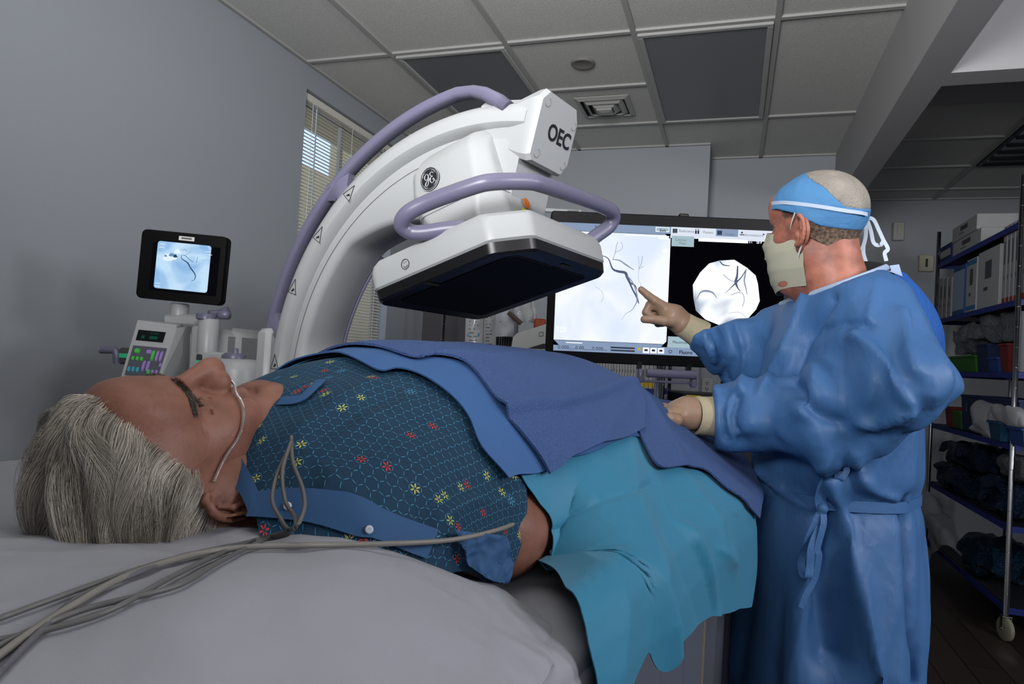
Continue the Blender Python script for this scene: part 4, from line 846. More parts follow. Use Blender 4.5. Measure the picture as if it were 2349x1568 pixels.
def skullish(p): # outer surface the hair hugs: the head without nose, but slightly fuller
    q = np.stack([np.abs(p[..., 0]), p[..., 1], p[..., 2]], -1); d = ell(q, (0, -.008, .032), (.076, .097, .088)); d = smin(d, ell(q, (0, .022, -.028), (.061, .066, .088)), .03); return smin(d, ell(q, (0, .070, .055), (.055, .028, .040)), .03)
def hair_paths(n, npt):
    """roots on the scalp, swept back from the brow, then falling round the side"""
    out = []; tries = 0
    while len(out) < n*1.3 and tries < 60:
        tries += 1; k = 6000; th = rs.uniform(0, 2*np.pi, k); zc = rs.uniform(-.5, 1, k); r_ = np.sqrt(1-zc**2)
        d0 = np.stack([.078*r_*np.sin(th), .099*r_*np.cos(th), .09*zc], -1)+np.array([0, -.008, .032]); X, Y, Z = d0.T
        hl_z = np.interp(np.abs(X), [0, .03, .055, .07, .08], [.084, .082, .072, .050, .022])                                 # hairline height on the front
        bl_ = d0[(Y > .0) & (Z > hl_z) & (Z < hl_z+.016)]; out += list(bl_)+list(bl_+rs.normal(0, .0012, bl_.shape))
        keep = ((Y > .02) & (Z > hl_z)) | ((Y <= .02) & (Z > np.interp(Y, [-.1, -.04, -.018, .0, .02], [-.07, -.06, -.005, .016, .024])))
        out += list(d0[keep])
    rs.shuffle(out); P0 = np.array(out[:n]); P0 = project(P0, skullish); P0 = project(P0, skullish, 2, .002); paths = [P0]; P_ = P0; lv = (1+1.1*noise3(P0*np.array([60, 25, 60.])+3)+.25*noise3(P0*120))*rs.uniform(.85, 1.15, n)
    L = rs.uniform(.06, .14, n); st = L/npt
    clump = noise3(P0*26)*1.1; cl2_ = noise3(P0*17+9)*1.3
    for i in range(npt-1):
        x, y, z = P_.T
        back = np.stack([np.zeros(n), -.55-0*y, .9*np.clip((.085-z)/.03, -1, 1)+.2], -1)                                    # sweep to the crown
        front = np.clip((y+.005)/.05, 0, 1)[:, None]; side = np.stack([np.sign(x)*.25, -np.ones(n), np.clip(.45+9*y, -.75, .5)*np.clip(1-(z-.06)*14, -.2, 1)-.2*(z > .09)], -1)   # gravity is -y
        v = back*front+side*(1-front)+np.stack([clump*.3, 0*x, clump*1.0*math.cos(i*.6)+cl2_*1.2*math.sin(.4+i*.5)], -1)+.35*noise3(P_*24+5)[:, None]*np.array([.6, .1, 1])
        v /= np.linalg.norm(v, axis=1, keepdims=True)+1e-9; P_ = P_+v*st[:, None]; tgt = (.0055+.010*math.sin(math.pi*min(1, (i+1)/npt*.9))*(1+.5*clump))*lv
        d = skullish(P_); 
        for _ in range(2):
            e = 1e-4; g = np.stack([(skullish(P_+np.eye(3)[k]*e)-d)/e for k in range(3)], -1); corr = (d-tgt); P_ = P_-np.where(corr < 0, corr, corr*.6)[:, None]*g; d = skullish(P_)
        paths.append(P_)
    return np.stack(paths, 1)
NH = 24000; hp = hair_paths(NH, 13); hroot = hp[:, 0].copy(); hp[..., 1] = np.maximum(hp[..., 1], -.096)
hp[..., 2] += np.clip(-hp[..., 1]-.085, 0, .02)*1.2
cl = .5+.9*noise3(hroot*np.array([55, 22, 55.])+11)+rs.uniform(-.22, .22, NH); mi = np.where(cl < .5, 0, np.where(cl < .85, 1, 2))
hairs = strands('hair', hl(hp), rs.uniform(.00015, .00032, NH), hm[:3], pat, mi)
def cap_sdf(p):
    d = skullish(p)-.0022; X = np.abs(p[..., 0]); Y, Z = p[..., 1], p[..., 2]
    hz = np.interp(X, [0, .03, .055, .07, .08], [.104, .102, .092, .066, .034]); cut = np.where(Y > .02, hz-Z, np.interp(Y, [-.1, -.04, -.018, .0, .02], [-.065, -.055, 0, .022, .034])-Z)
    return np.maximum(d+ridged(p*22, 2)*.0015, cut*.35)
Vc, Qc = nets(cap_sdf, (-.11, -.13, -.08), (.11, .12, .145), .003); Vc = lap(Vc, Qc, 2); Vc[:, 1] = np.maximum(Vc[:, 1], -.097)
qmesh('hair_mass', hl(Vc), Qc, mat('hair_under', '#8a8173', .6, bump=(300, .6, 'noise', .002)), hairs)
for sd in (1, -1):
    k = 760; sg = np.full(k, sd); a = rs.rand(k)**.8; x = sg*(.010+.040*a); z = .022+.005*np.sin(a*2.6)+rs.uniform(-.0055, .0050, k)*(1-.55*a); ps = [project(np.stack([x, .1-.03*a, z], -1), head_sdf)]
    for i in range(5): ps.append(project(ps[-1]+np.stack([sg*.0018*(.5+a), 0*a, .0010*(1-1.7*a)+rs.normal(0, .0005, k)], -1), head_sdf, 2, .0006*(i+1)*(1-.5*a)))
    strands('eyebrow', hl(np.stack(ps, 1)), np.full(k, .00022), [hm[3], hm[1]], pat, (rs.rand(k) < .22).astype(int))
    k = 150; sg = np.full(k, sd); a = rs.rand(k); fe_ = catmull(FOLDS[0][0], 60); fe_ = fe_[(a*59).astype(int)]*np.array([sd, 1, 1]); ps = [project(fe_+rs.normal(0, .0003, (k, 3)), full_head, 3, .0001)]
    for i in range(4): ps.append(ps[-1]+np.stack([sg*.0005+0*a, .0003*np.ones(k), -.0007*np.ones(k)], -1))
    strands('eyelash', hl(np.stack(ps, 1)), np.full(k, .00026), hm[3], pat)
# ---- oxygen tube over the lip and cheek to the ear
def onhead(pts, off):
    c = catmull(pts, 8*len(pts))
    c = project(c, full_head, 6, off)
    for _ in range(14):
        c[1:-1] = (c[:-2]+c[1:-1]*2+c[2:])/4; d = full_head(c); m = d < off*.8; c[m] = project(c[m], full_head, 2, off) if m.any() else c[m]
    return hl(c)
cn = onhead([(0, .108, -.054), (.010, .105, -.052), (.024, .094, -.042), (.045, .075, -.034), (.062, .052, -.020), (.074, .026, -.005), (.080, .006, .006)], .0042)
cn2 = onhead([(0, .108, -.054), (-.010, .105, -.052), (-.024, .094, -.042), (-.045, .075, -.034), (-.062, .052, -.020), (-.074, .026, -.005), (-.080, .006, .006)], .0042)
tube_clear = mat('clear_tube', '#c9bfb6', .08, trans=.85, spec=.6, ior=1.33)
mb = MB(); mb.tube(np.concatenate([cn[::-1], cn2[1:]]), .0017, 10, n=160)
for sx in (.006, -.006): mb.tube(onhead([(sx, .109, -.052), (sx*1.1, .110, -.047)], .002), .0016, 8)
tag(mb.build('nasal_cannula', tube_clear, smooth=True), "clear plastic oxygen tube under the patient's nose and across his cheek", 'oxygen tube')
# ---- gown
gm = mat('gown_teal', '#0a3047', .85, bump=(700, .2, 'noise', .0006), ); gtrim = mat('gown_trim', '#274b72', .8, bump=(900, .15, 'noise', .0005))
gl_ = [mat('print_blue', '#3d7d9c', .85), mat('print_red', '#a83c38', .85), mat('print_yellow', '#a6ad62', .85)]
SAg = coons([(.205, -.30), (.19, -.17), (.175, -.10), (.15, -.06), (.125, -.01), (.11, .03), (.095, .08), (.078, .12), (.068, .16), (.066, .20), (.07, .235)],
            [(.5, -.40), (.5, -.2), (.5, 0), (.46, .16), (.350, .265), (.308, .332), (.297, .357), (.282, .377), (.258, .398)],
            [(.205, -.30), (.3, -.36), (.5, -.40)], [(.07, .235), (.15, .30), (.220, .336), (.245, .369), (.258, .398)], 110, 150)
fold = .006*noise3(np.concatenate([SAg*14, np.zeros_like(SAg[..., :1])], -1))
for pts, w, am in ((px((700, 1000), (760, 960), (860, 900)), .018, .009), (px((700, 1080), (800, 1010), (930, 950)), .016, .007), (px((760, 1120), (900, 1060), (1040, 1020)), .014, .006), (px((1000, 1190), (1080, 1150), (1160, 1160)), .012, .007), (px((720, 1060), (800, 980), (900, 930)), .02, -.006), (px((950, 1200), (1060, 1120), (1140, 1120)), .012, -.006)): fold = fold+ridge(SAg, pts, w, am)
Gg = bsurf(SAg[..., 0], SAg[..., 1], .010+fold)
mb = MB(); solid(mb, Gg, .0012, 0)
Ng = gnorm(Gg); Ng *= np.sign(Ng[40, 60, 2])
LU = np.concatenate([[0], np.cumsum(np.linalg.norm(np.diff(Gg[:, 75], axis=0), axis=1))]); LV = np.concatenate([[0], np.cumsum(np.linalg.norm(np.diff(Gg[55], axis=0), axis=1))])
def gpt(x, y, off=.0011):          # x along a, y along s in metres
    b = np.interp(x, LV, np.linspace(0, 1, len(LV))); a = np.interp(y, LU, np.linspace(0, 1, len(LU))); return bilerp(Gg, a, b)+bilerp(Ng, a, b)*off
def leaf(cx, cy, ang, ln, wd, mi):
    ts = np.linspace(-1, 1, 5); c, s = math.cos(ang), math.sin(ang); L_ = [(ln/2*t, wd/2*(1-t*t)) for t in ts]+[(ln/2*t, -wd/2*(1-t*t)) for t in ts[-2:0:-1]]
    x = np.array([cx+a*c-b*s for a, b in L_]); y = np.array([cy+a*s+b*c for a, b in L_]); mb.add(gpt(x, y), [tuple(range(len(L_)))], mi)
R_ = .0078; hxs = R_*math.sqrt(3); rp = random.Random(5); W_max = LV[-1]; H_max = LU[-1]
for j in range(int(H_max/(1.5*R_))):
    for i in range(int(W_max/hxs)):
        cx = (i+.5*(j % 2))*hxs+.006; cy = j*1.5*R_+.006
        if cx > W_max-.008 or cy > H_max-.008: continue
        for k in range(3):
            t = math.pi/6+k*math.pi/3; leaf(cx+R_*.866*math.cos(t-math.pi/6+math.pi/3*0), cy+R_*.866*math.sin(t-math.pi/6), t-math.pi/6+math.pi/2, R_*.8, .0009, 1)
        u = rp.random()
        if u < .085:
            mi = 2 if u < .035 else (3 if u < .07 else 1)
            for k in range(6): t = k*math.pi/3+.5; leaf(cx+.0036*math.cos(t), cy+.0036*math.sin(t), t, .0056, .0019, mi)
gown = mb.build('gown', [gm]+gl_, pat, smooth=True)
# neck band and shoulder placket of plain blue
def band(pts, w, off, name, m=None, mi=0, n=60, parent=gown):
    c = catmull(pts, n); t = np.gradient(c, axis=0); t /= np.linalg.norm(t, axis=1, keepdims=True); nn = np.stack([-t[:, 1], t[:, 0]], 1); ww = np.interp(np.linspace(0, 1, n), np.linspace(0, 1, len(np.atleast_1d(w))), np.atleast_1d(w)) if not np.isscalar(w) else np.full(n, w)
    G = np.stack([bsurf((c+nn*ww[:, None]*k)[:, 0], (c+nn*ww[:, None]*k)[:, 1], off+.001*(1-abs(k)*2)) for k in np.linspace(-.5, .5, 5)], 1); b_ = MB(); solid(b_, G, .0014); return b_.build(name, m or gtrim, parent, smooth=True)
nb = [(.205, -.28), (.19, -.17), (.177, -.10), (.152, -.06), (.128, -.01), (.114, .03), (.104, .062), (.094, .09)]
band(nb, .013, .0150, 'neck_band')
band(px((742, 900), (715, 925), (690, 938), (655, 945)), .012, .0150, 'neck_band')
pk = px((600, 1165), (700, 1165), (820, 1188), (900, 1215), (985, 1250)); band(pk, .019, .0150, 'placket')
for q in ((682, 1170), (847, 1216)): s_, a_ = inv(*q); b_ = MB(); p_ = bsurf(s_, a_, .018); b_.lathe([(.0042, 0), (.0040, .0016), (.003, .002), (0, .0016)], p_, bsurf(s_, a_, 1.)-p_, 18); b_.build('snap', mat('snap_white', '#a9b2bb', .3), gown, smooth=True)
cf_ = coons(px((1010, 1215), (1060, 1225), (1130, 1230)), px((1055, 1285), (1090, 1310), (1140, 1330)), px((1010, 1215), (1030, 1250), (1055, 1285)), px((1130, 1230), (1150, 1280), (1140, 1330)), 30, 30)
Gc = bsurf(cf_[..., 0], cf_[..., 1], .018+ridged(np.concatenate([cf_*38, np.zeros_like(cf_[..., :1])], -1), 2)*.02); b_ = MB(); solid(b_, Gc, .0014); b_.build('sleeve_facing', gtrim, gown, smooth=True)
# ---- drapes
cyan = mat('drape_cyan', '#267391', .62, bump=(350, .12, 'noise', .0008), sheen=.1); blueg = mat('drape_blue', '#335889', .8, bump=(700, .25, 'noise', .0008)); towel = mat('towel_blue', '#3c5585', .95, bump=(520, .9, 'vor', .0022))
SA = coons([(.335, -.45), (.6, -.45), (.8, -.45), (1.5, -.42)], [(.19, .62), (.24, .62), (.29, .605), (.335, .592), (.40, .578), (.45, .582), (.527, .588), (.653, .602), (.783, .628), (.926, .650), (.95, .645)],
           [(.335, -.45), (.335, 0), (.325, .20), (.312, .292), (.325, .332), (.343, .373), (.298, .447), (.205, .50), (.199, .551), (.19, .62)], [(1.5, -.42), (1.5, 0), (1.25, .3), (1.03, .44), (.989, .495), (1.0, .588), (.95, .645)], 200, 150)
off = .0135+.005*noise3(np.concatenate([SA*np.array([9., 3.]), np.zeros_like(SA[..., :1])], -1))*np.clip(SA[..., 1]/.3, 0, 1)
hang = np.clip((SA[..., 1]-.33)/.2, 0, 1); off_min = .008
for pts, w, am in ((px((1425, 1010), (1440, 1190), (1470, 1350), (1500, 1490)), .03, .022), (px((1480, 1060), (1540, 1250), (1620, 1400)), .035, -.02), (px((1455, 1010), (1530, 1200), (1630, 1410)), .02, .016), (px((1390, 1030), (1340, 1300), (1380, 1540)), .05, .012), (px((1560, 1100), (1640, 1260), (1665, 1290)), .02, .008), (px((1625, 1260), (1662, 1290), (1655, 1230)), .008, .005)): off = off+ridge(SA, pts, w, am, 1.3)*(.3+.7*hang)
off = off+ridge(SA, px((1240, 1220), (1330, 1180), (1430, 1145)), .004, -.004)+ridge(SA, px((1430, 1145), (1480, 1120)), .004, -.004)+ridge(SA, px((1540, 1165), (1670, 1180)), .004, .0025)
off = np.maximum(off, off_min); drape('table_drape', SA, off, .0012, cyan, 'bright cyan drape hanging over the near side of the table', 'surgical drape')
SA = coons([(.36, -.40), (.7, -.40), (1.2, -.40)], px((1150, 1104), (1224, 1096), (1330, 1060), (1440, 1020), (1480, 1050)), [(.36, -.40), (.34, -.2)]+px((781, 841), (867, 878), (912, 873), (974, 896), (1060, 971), (1088, 1043), (1150, 1104)), [(1.2, -.40), (1.1, 0)]+px((1480, 1050)), 120, 90)
drape('surgical_drape', SA, .020+.003*noise3(np.concatenate([SA*14, np.zeros_like(SA[..., :1])], -1)), .0022, blueg, "smooth blue sheet edge lying across the patient's chest below the towel", 'surgical drape')
SA = coons([(.42, -.33), (.7, -.33), (1.0, -.33)], px((1226, 1106), (1290, 1075), (1340, 1045), (1400, 1030), (1455, 1006)), [(.42, -.33), (.41, -.2)]+px((846, 832), (935, 857), (988, 853), (1053, 868), (1131, 975), (1226, 1106)), [(1.0, -.33), (1.0, -.1), (.99, .1), (.9, .2)]+px((1455, 1006)), 140, 110)
off = .0265+.004*noise3(np.concatenate([SA*11+3, np.zeros_like(SA[..., :1])], -1))+ridge(SA, px((1131, 975), (1250, 960), (1350, 930), (1438, 900)), .012, .010, 1.4)+ridge(SA, px((1131, 990), (1250, 975), (1350, 945), (1430, 915)), .008, -.006)+ridge(SA, px((1000, 850), (1120, 858), (1240, 838)), .006, .003)+ridge(SA, px((1438, 900), (1400, 960), (1350, 1040)), .02, .006)
drape('surgical_towel', SA, off, .0035, towel, "folded blue terry towel draped over the patient's belly", 'surgical towel', None)
SA = coons([(.80, -.36), (1.2, -.36), (1.75, -.34)], px((1440, 1006), (1480, 1085), (1540, 1088), (1595, 1092), (1650, 1140), (1690, 1170), (1711, 1190)), [(.80, -.36), (.85, 0), (.82, .15)]+px((1440, 1006)), [(1.75, -.34), (1.7, 0), (1.4, .25), (1.2, .38)]+px((1711, 1190)), 110, 110)
off = .024+.005*noise3(np.concatenate([SA*9+7, np.zeros_like(SA[..., :1])], -1))+ridge(SA, px((1440, 900), (1500, 985), (1540, 1080)), .02, .008)+ridge(SA, px((1500, 960), (1600, 1000), (1650, 1010)), .01, .006)
drape('surgical_towel', SA, off, .0035, towel, "blue towel spread over the patient's thighs under the surgeon's near hand", 'surgical towel', None)
# ---- monitoring leads
lead = mat('lead_grey', '#565554', .45); 
PU, PV, PD = _px(up)
def pil_d(u, v, r):
    d = np.hypot(PU-u, PV-v); m = d < 14; return (PD[m].min()-r*2.6) if m.any() else None
def lead_wire(pts, r, label, m=lead, n=90):
    px_ = catmull([p[:2] for p in pts], n); Dd = np.interp(np.linspace(0, 1, n), np.linspace(0, 1, len(pts)), [p[2] for p in pts]); on = []
    for (u, v), D in zip(px_, Dd):
        q = pil_d(u, v, r) if v > 1222 else None; on.append(D if q is None else q)
    on = np.array(on); on = np.convolve(np.pad(on, 4, 'edge'), np.ones(9)/9, 'valid'); mb = MB(); mb.tube([P(u, v, D) for (u, v), D in zip(px_, on)], r, 10); tag(mb.build('lead_wire', m, smooth=True), label, 'cable'); return
lead_wire([(666, 1020, .70), (635, 1090, .655), (625, 1150, .63), (650, 1200, .60), (660, 1225, .585), (560, 1245, .56), (440, 1270, .54), (300, 1310, .52), (130, 1370, .49), (-40, 1432, .47)], .0020, "grey lead looping nearest the patient's neck and running off along the pillow's top")
lead_wire([(668, 1010, .70), (648, 1080, .655), (655, 1150, .63), (676, 1185, .60), (668, 1215, .58), (580, 1240, .56), (470, 1285, .53), (380, 1330, .50), (250, 1400, .47), (120, 1440, .45), (-40, 1475, .44)], .0020, 'grey lead of the middle loop beside the neck, crossing the pillow')
lead_wire([(668, 1000, .71), (672, 1060, .67), (694, 1120, .63), (697, 1170, .60), (670, 1215, .575), (600, 1240, .55), (500, 1290, .52), (400, 1345, .49), (200, 1395, .46), (60, 1450, .445), (-40, 1500, .435)], .0020, 'grey lead with the widest loop over the gown shoulder')
lead_wire([(1207, 1185, .80), (1150, 1212, .75), (1040, 1237, .70), (900, 1246, .66), (700, 1250, .60), (560, 1255, .565), (430, 1275, .535), (280, 1325, .50), (160, 1392, .47), (70, 1450, .45), (-40, 1530, .43)], .0026, "thick pale cable running from under the drape along the patient's shoulder", mat('cable_pale', '#6f6c66', .45))
lead_wire([(560, 1250, .548), (420, 1275, .52), (300, 1320, .50), (180, 1370, .47), (100, 1440, .45), (20, 1520, .43), (-50, 1590, .42)], .0022, 'dark grey lead lowest in the bundle at the pillow corner', mat('lead_dark', '#55545a', .45))
# ================================================================== the surgeon
SR = np.array([[.567, -.815, -.123], [.809, .579, -.106], [.157, -.039, .987]]); SC = np.array([.156, 1.586, 1.574])
EC_ = np.array([-.076, .01, -.01])
def sl(p):
    p = np.array(p, float); z = p[..., 2]; p[..., 2] = np.where(z > .03, .03+(z-.03)*.90, z); return SC+((p-EC_)*.94+EC_)@SR.T
sur = thing('person', (P(1905, 1200, 1.5)[0], P(1905, 1200, 1.5)[1], 0), 'masked surgeon in a blue gown and cap pointing a gloved finger at the large monitor', 'person')
skin2 = mat('skin_surgeon', '#75483b', .5, bump=(300, .25, 'noise', .001), var=(26, '#b0705c', .2), sss=.1)
FB = nz(-CR+CF*.12); RB = np.array([-FB[1], FB[0], 0]); RB = RB if RB@CF > 0 else -RB           # body: forward, and towards his right (away)
# head and neck, then trunk, legs and arms
def shead(p):
    d = head_sdf(p)
    for sg in (1, -1): d = smin(d, ear_sdf(p*np.array([1, 1, 1]), sg), .004)
    return smin(d, chain(p, [(0, -.025, -.05), (.0, -.035, -.13), (0, -.034, -.22)], [.058, .059, .064], .02), .02)
V, Q = nets(shead, (-.11, -.17, -.22), (.11, .135, .135), .0024); V = lap(V, Q, 1, .4)
nb_ = P(1940, 660, 1.50)
def wb2(f, r, z): p = nb_+FB*f+RB*r; return np.array([p[0], p[1], z])
nsh, nel, nwr = P(1982, 718, 1.37), P(2032, 893, 1.26), P(1628, 958, 1.47)
fsh, fel, fwr = P(1835, 745, 1.68), P(1735, 830, 1.74), P(1585, 760, 1.75)
def sbody(p):
    d = chain(p, [nb_+UZ*.0, wb2(0, 0, 1.25), wb2(0, 0, 1.05), wb2(.0, 0, .92)], [.058, .12, .125, .13], .05)
    d = smin(d, chain(p, [nb_-UZ*.03, nsh], [.05, .055], .02), .05); d = smin(d, chain(p, [nb_-UZ*.03, fsh], [.05, .055], .02), .05)
    d = smin(d, chain(p, [nsh, nel, nwr], [.052, .043, .028], .02), .02); d = smin(d, chain(p, [fsh, fel, fwr], [.052, .043, .028], .02), .02)
    for sg in (-1, 1):
        d = smin(d, chain(p, [wb2(0, .09*sg, .92), wb2(.02, .11*sg, .50), wb2(-.01, .12*sg, .10)], [.085, .06, .042], .02), .03); d = smin(d, cap(p, wb2(-.03, .12*sg, .05), wb2(.14, .13*sg, .04), .045, .035), .03)
    return d
V2, Q2 = nets(sbody, nb_-np.array([.55, .6, nb_[2]+.01]), nb_+np.array([.5, .6, .15]), .012); V2 = lap(V2, Q2, 2)
qmesh('body', np.concatenate([sl(V), V2]), np.concatenate([Q, Q2+len(V)]), skin2, sur)
# short hair at the nape
def skl(p): return ell(p, (0, -.008, .032), (.078, .099, .090))
def nape(p): return np.maximum(np.maximum(np.maximum(smin(skl(p), head_sdf(p), .01)-.0045-ridged(p*60, 2)*.0015, p[..., 1]+.004), np.interp(p[..., 1], [-.11, -.06, -.02, 0], [-.062, -.060, -.030, .0])-p[..., 2]), p[..., 2]-.06)
V, Q = nets(nape, (-.1, -.13, -.09), (.1, .03, .07), .003); qmesh('hair', sl(lap(V, Q, 1)), Q, mat('hair_brown', '#3f2f25', .6, bump=(420, .9, 'noise', .003), var=(160, '#6e5a48', .12)), sur)
k = 500; P0 = np.stack([-rs.uniform(.055, .08, k), rs.uniform(.010, .040, k), rs.uniform(.026, .05, k)], -1); P0 = project(P0, head_sdf); ps = [P0+0*P0]
for i in range(3): ps.append(ps[-1]+np.array([-.0006, -.001, -.0026])+rs.normal(0, .0004, (k, 3)))
strands('sideburn', sl(np.stack(ps, 1)), np.full(k, .0003), mat('hair_brown2', '#4a3a2e', .6), sur)
# cap, net, mask
capb = mat('cap_blue', '#457aa8', .75, bump=(14, .12, 'crumple', .006))
yl = [-.12, -.095, -.05, 0, .05, .09, .12]; zl = [-.030, -.026, -.010, .026, .046, .050, .050]; yu = [-.12, -.095, -.06, -.02, .03, .05]; zu = [.015, .025, .078, .112, .150, .20]
def up_cut(p): return p[..., 2]-np.interp(p[..., 1], yu, zu)
def lo_cut(p): return np.interp(p[..., 1], yl, zl)-p[..., 2]
def capf(p): s_ = skl(p); return np.maximum(np.maximum(s_-.0095-facet(p*np.array([25, 28, 34.]))*.0022-ridged(p*np.array([14, 20, 20]), 2)*.002, -(s_-.001)), np.maximum(up_cut(p)*.7, lo_cut(p)*.9))
V, Q = nets(capf, (-.11, -.13, -.04), (.11, .125, .145), .0026); cap_o = qmesh('surgical_cap', sl(lap(V, Q, 1)), Q, capb, sur)
netm = mat('hair_net', '#958f86', .6, bump=(220, .9, 'noise', .004), var=(30, '#857e74', .2))
def netf(p): s_ = skl(p); return np.maximum(np.maximum(s_-.009-ridged(p*np.array([50, 10, 10]), 2)*.002, -(s_-.001)), np.maximum(-up_cut(p)*.7-.002, .01-p[..., 2]))
V, Q = nets(netf, (-.11, -.13, -.0), (.11, .125, .145), .0028); qmesh('hair_net', sl(lap(V, Q, 2)), Q, netm, sur)
def oncap(pts, off=0.): return project(np.array(pts, float), skl, 3, .0115+off)
tape = mat('tape_white', '#a9b7cb', .7)
def ribbon(name, pts, w, m, parent, n=50, up=None, th=.0008):
    c = catmull(pts, n); t = np.gradient(c, axis=0); t /= np.linalg.norm(t, axis=1, keepdims=True)+1e-9; u = np.array(up if up is not None else [0, 0, 1.]); sd = u-t*(t@u)[:, None] if up is not None else np.cross(t, u); sd /= np.linalg.norm(sd, axis=1, keepdims=True)+1e-9
    G = np.stack([c-sd*w/2, c, c+sd*w/2], 1); b_ = MB(); solid(b_, G, th); return b_.build(name, m, parent, smooth=True)
pts = oncap([(-.03, .098, .066), (-.055, .075, .066), (-.078, .03, .058), (-.08, -.01, .046), (-.07, -.055, .030), (-.045, -.085, .018), (-.02, -.1, .012), (.0, -.105, .008)], .001)
ribbon('cap_tape', sl(pts), .0075, tape, cap_o, up=SR[:, 2])
pts = oncap([(-.02, .1, .128), (-.045, .03, .115), (-.065, -.02, .095), (-.066, -.05, .070), (-.05, -.08, .045), (-.03, -.095, .03)], .0005)
knot = P(1983, 500, 1.49)
mb = MB(); mb.lathe([(.004, -.008), (.009, -.004), (.010, .003), (.006, .009)], knot, CF*.6+UZ*.3+CR*.5, 16); mb.build('cap_knot', tape, cap_o, smooth=True)
Z6 = lambda x, y, D: P(1650+x/3.564, 360+y/3.564, D)
for pts in ([(1190, 500), (1155, 600), (1112, 700), (1132, 760), (1168, 745), (1196, 650), (1200, 530)], [(1190, 520), (1182, 680), (1178, 780), (1200, 865)], [(1205, 495), (1260, 512), (1305, 600), (1342, 680), (1378, 750), (1352, 785), (1366, 850)], [(1205, 500), (1238, 600), (1262, 700), (1312, 722), (1338, 690)]):
    ribbon('cap_tie', [Z6(x, y, 1.49-.0012*i) for i, (x, y) in enumerate(pts)], .0085, mat('tie_white', '#b9c4cf', .7), cap_o, up=CR*.9+UZ*.2)
maskm = mat('mask_cream', '#989785', .8, bump=(500, .2, 'noise', .0006))
n1, n2 = 60, 46; G = np.zeros((n1, n2, 3))
for i, zz_ in enumerate(np.linspace(-.000, -.152, n1)):
    f = i/(n1-1)
    for j, th in enumerate(np.linspace(-96, 96, n2)):
        a = math.radians(th); yb = np.interp(zz_, [-.152, -.130, -.09, -.05, -.03, -.000], [.100, .112, .116, .122, .128, .114]); rx = np.interp(zz_, [-.152, -.1, -.05, -.000], [.070, .078, .076, .060]); pl = .0009*(1+math.cos(f*math.pi*2*5))*math.cos(a*.8); pl += .002*float(facet(np.array([a*3.2+3, f*5., 1.3])))+.0012*float(facet(np.array([a*7+1, f*3., 5.3]))); G[i, j] = (rx*math.sin(a), .012+(yb-.012)*math.copysign(abs(math.cos(a))**.75, math.cos(a))+pl, zz_-.018*abs(math.sin(a))**2*(.4-f)*1.6)
mb = MB(); solid(mb, sl(G), .0014); mk = mb.build('face_mask', maskm, sur, smooth=True)
for e0, e1 in (((-.061, .030, -.012), (-.092, -.004, .026)), ((-.070, .014, -.088), (-.090, -.012, -.046))):
    a, b = np.array(e0), np.array(e1); mid = (a+b)/2+np.array([-.003, 0, 0]); ribbon('ear_loop', sl([a, mid, b]), .0038, mat('loop_white', '#cfcfc8', .7), mk, up=SR[:, 2], th=.001)
# ---- gown
gb = mat('surgical_gown', '#3d6595', .5, bump=(14, .14, 'crumple', .01), spec=.38)
def wz(v, D=1.45): return P(1905, v, D)[2]
zt = [wz(640), wz(700), wz(800), wz(950), wz(1080), wz(1160), wz(1300), wz(1568), .2]
rf = [.06, .115, .148, .168, .172, .172, .180, .185, .19]; rr2 = [.09, .16, .195, .20, .195, .185, .20, .22, .23]; f0 = [0, .0, .0, .0, .005, .0, .0, .0, .0]
cx0 = P(1912, 1000, 1.50); 
zw = wz(1158, 1.32); QR = np.linalg.qr(np.random.RandomState(2).normal(size=(3, 3)))[0]; QR = np.stack([nz(FB+RB*.5+UZ*.25), nz(RB-FB*.5), nz(UZ-(FB+RB*.5)*.2)], 1)
ca, cb = P(1636, 955, 1.43), P(1660, 955, 1.425)
def gownf(p):
    z = p[..., 2]; q = p-cx0; f = q@FB; r = q@RB; a = np.interp(z, zt[::-1], rf[::-1]); b = np.interp(z, zt[::-1], rr2[::-1]); th = np.arctan2(r/b, f/a)
    low = np.clip((1.02-z)/.5, 0, 1); fo = (.010*np.sin(7*th+2.2*np.sin(2.3*z+1)+1)+.008*np.sin(13*th+3*z))*low+.006*np.sin(9*th+4*z)*np.clip((z-.95)/.2, 0, 1)*0
    waist = -.010*np.exp(-((z-zw)/.03)**2)
    rad = np.sqrt((f/a)**2+(r/b)**2); d = (rad-1)*np.minimum(a, b)-fo-waist
    sh = chain(p, [nb_-UZ*.02, nsh], [.085, .085], .02); sh = smin(sh, chain(p, [nb_-UZ*.02, fsh], [.085, .08], .02), .03); d = smin(d, sh, .05)
    rq = p@QR; n_ = facet(rq*np.array([8., 8., 6.])+5)*.016+facet(rq*19+2)*.007+(.4-np.abs(facet(rq*np.array([7., 7., 7.])+31)))*.030*np.clip(np.linalg.norm(p-ca, axis=-1)/.15, .3, 1)
    arm = chain(p, [nsh, P(2008, 800, 1.31), P(2058, 888, 1.245), P(1900, 950, 1.31), P(1760, 962, 1.37), P(1668, 957, 1.42)], [.068, .070, .078, .074, .067, .052], .03)
    arm2 = chain(p, [fsh, P(1780, 800, 1.72), P(1700, 805, 1.75), P(1612, 766, 1.75)], [.080, .074, .070, .044], .03)
    d = smin(d, smin(arm-n_, arm2-n_, .001), .022)-facet(rq*np.array([7.5, 7.5, 3.0])+3)*.012*np.clip((1.55-z)*4, .3, 1)-facet(rq*np.array([18., 18., 8.])+8)*.006-(.4-np.abs(facet(rq*np.array([8., 8., 2.2])+17)))*.030*np.clip((1.5-z)*4, .2, 1)
    # folds gathered at the elbow and above the near cuff
    return d
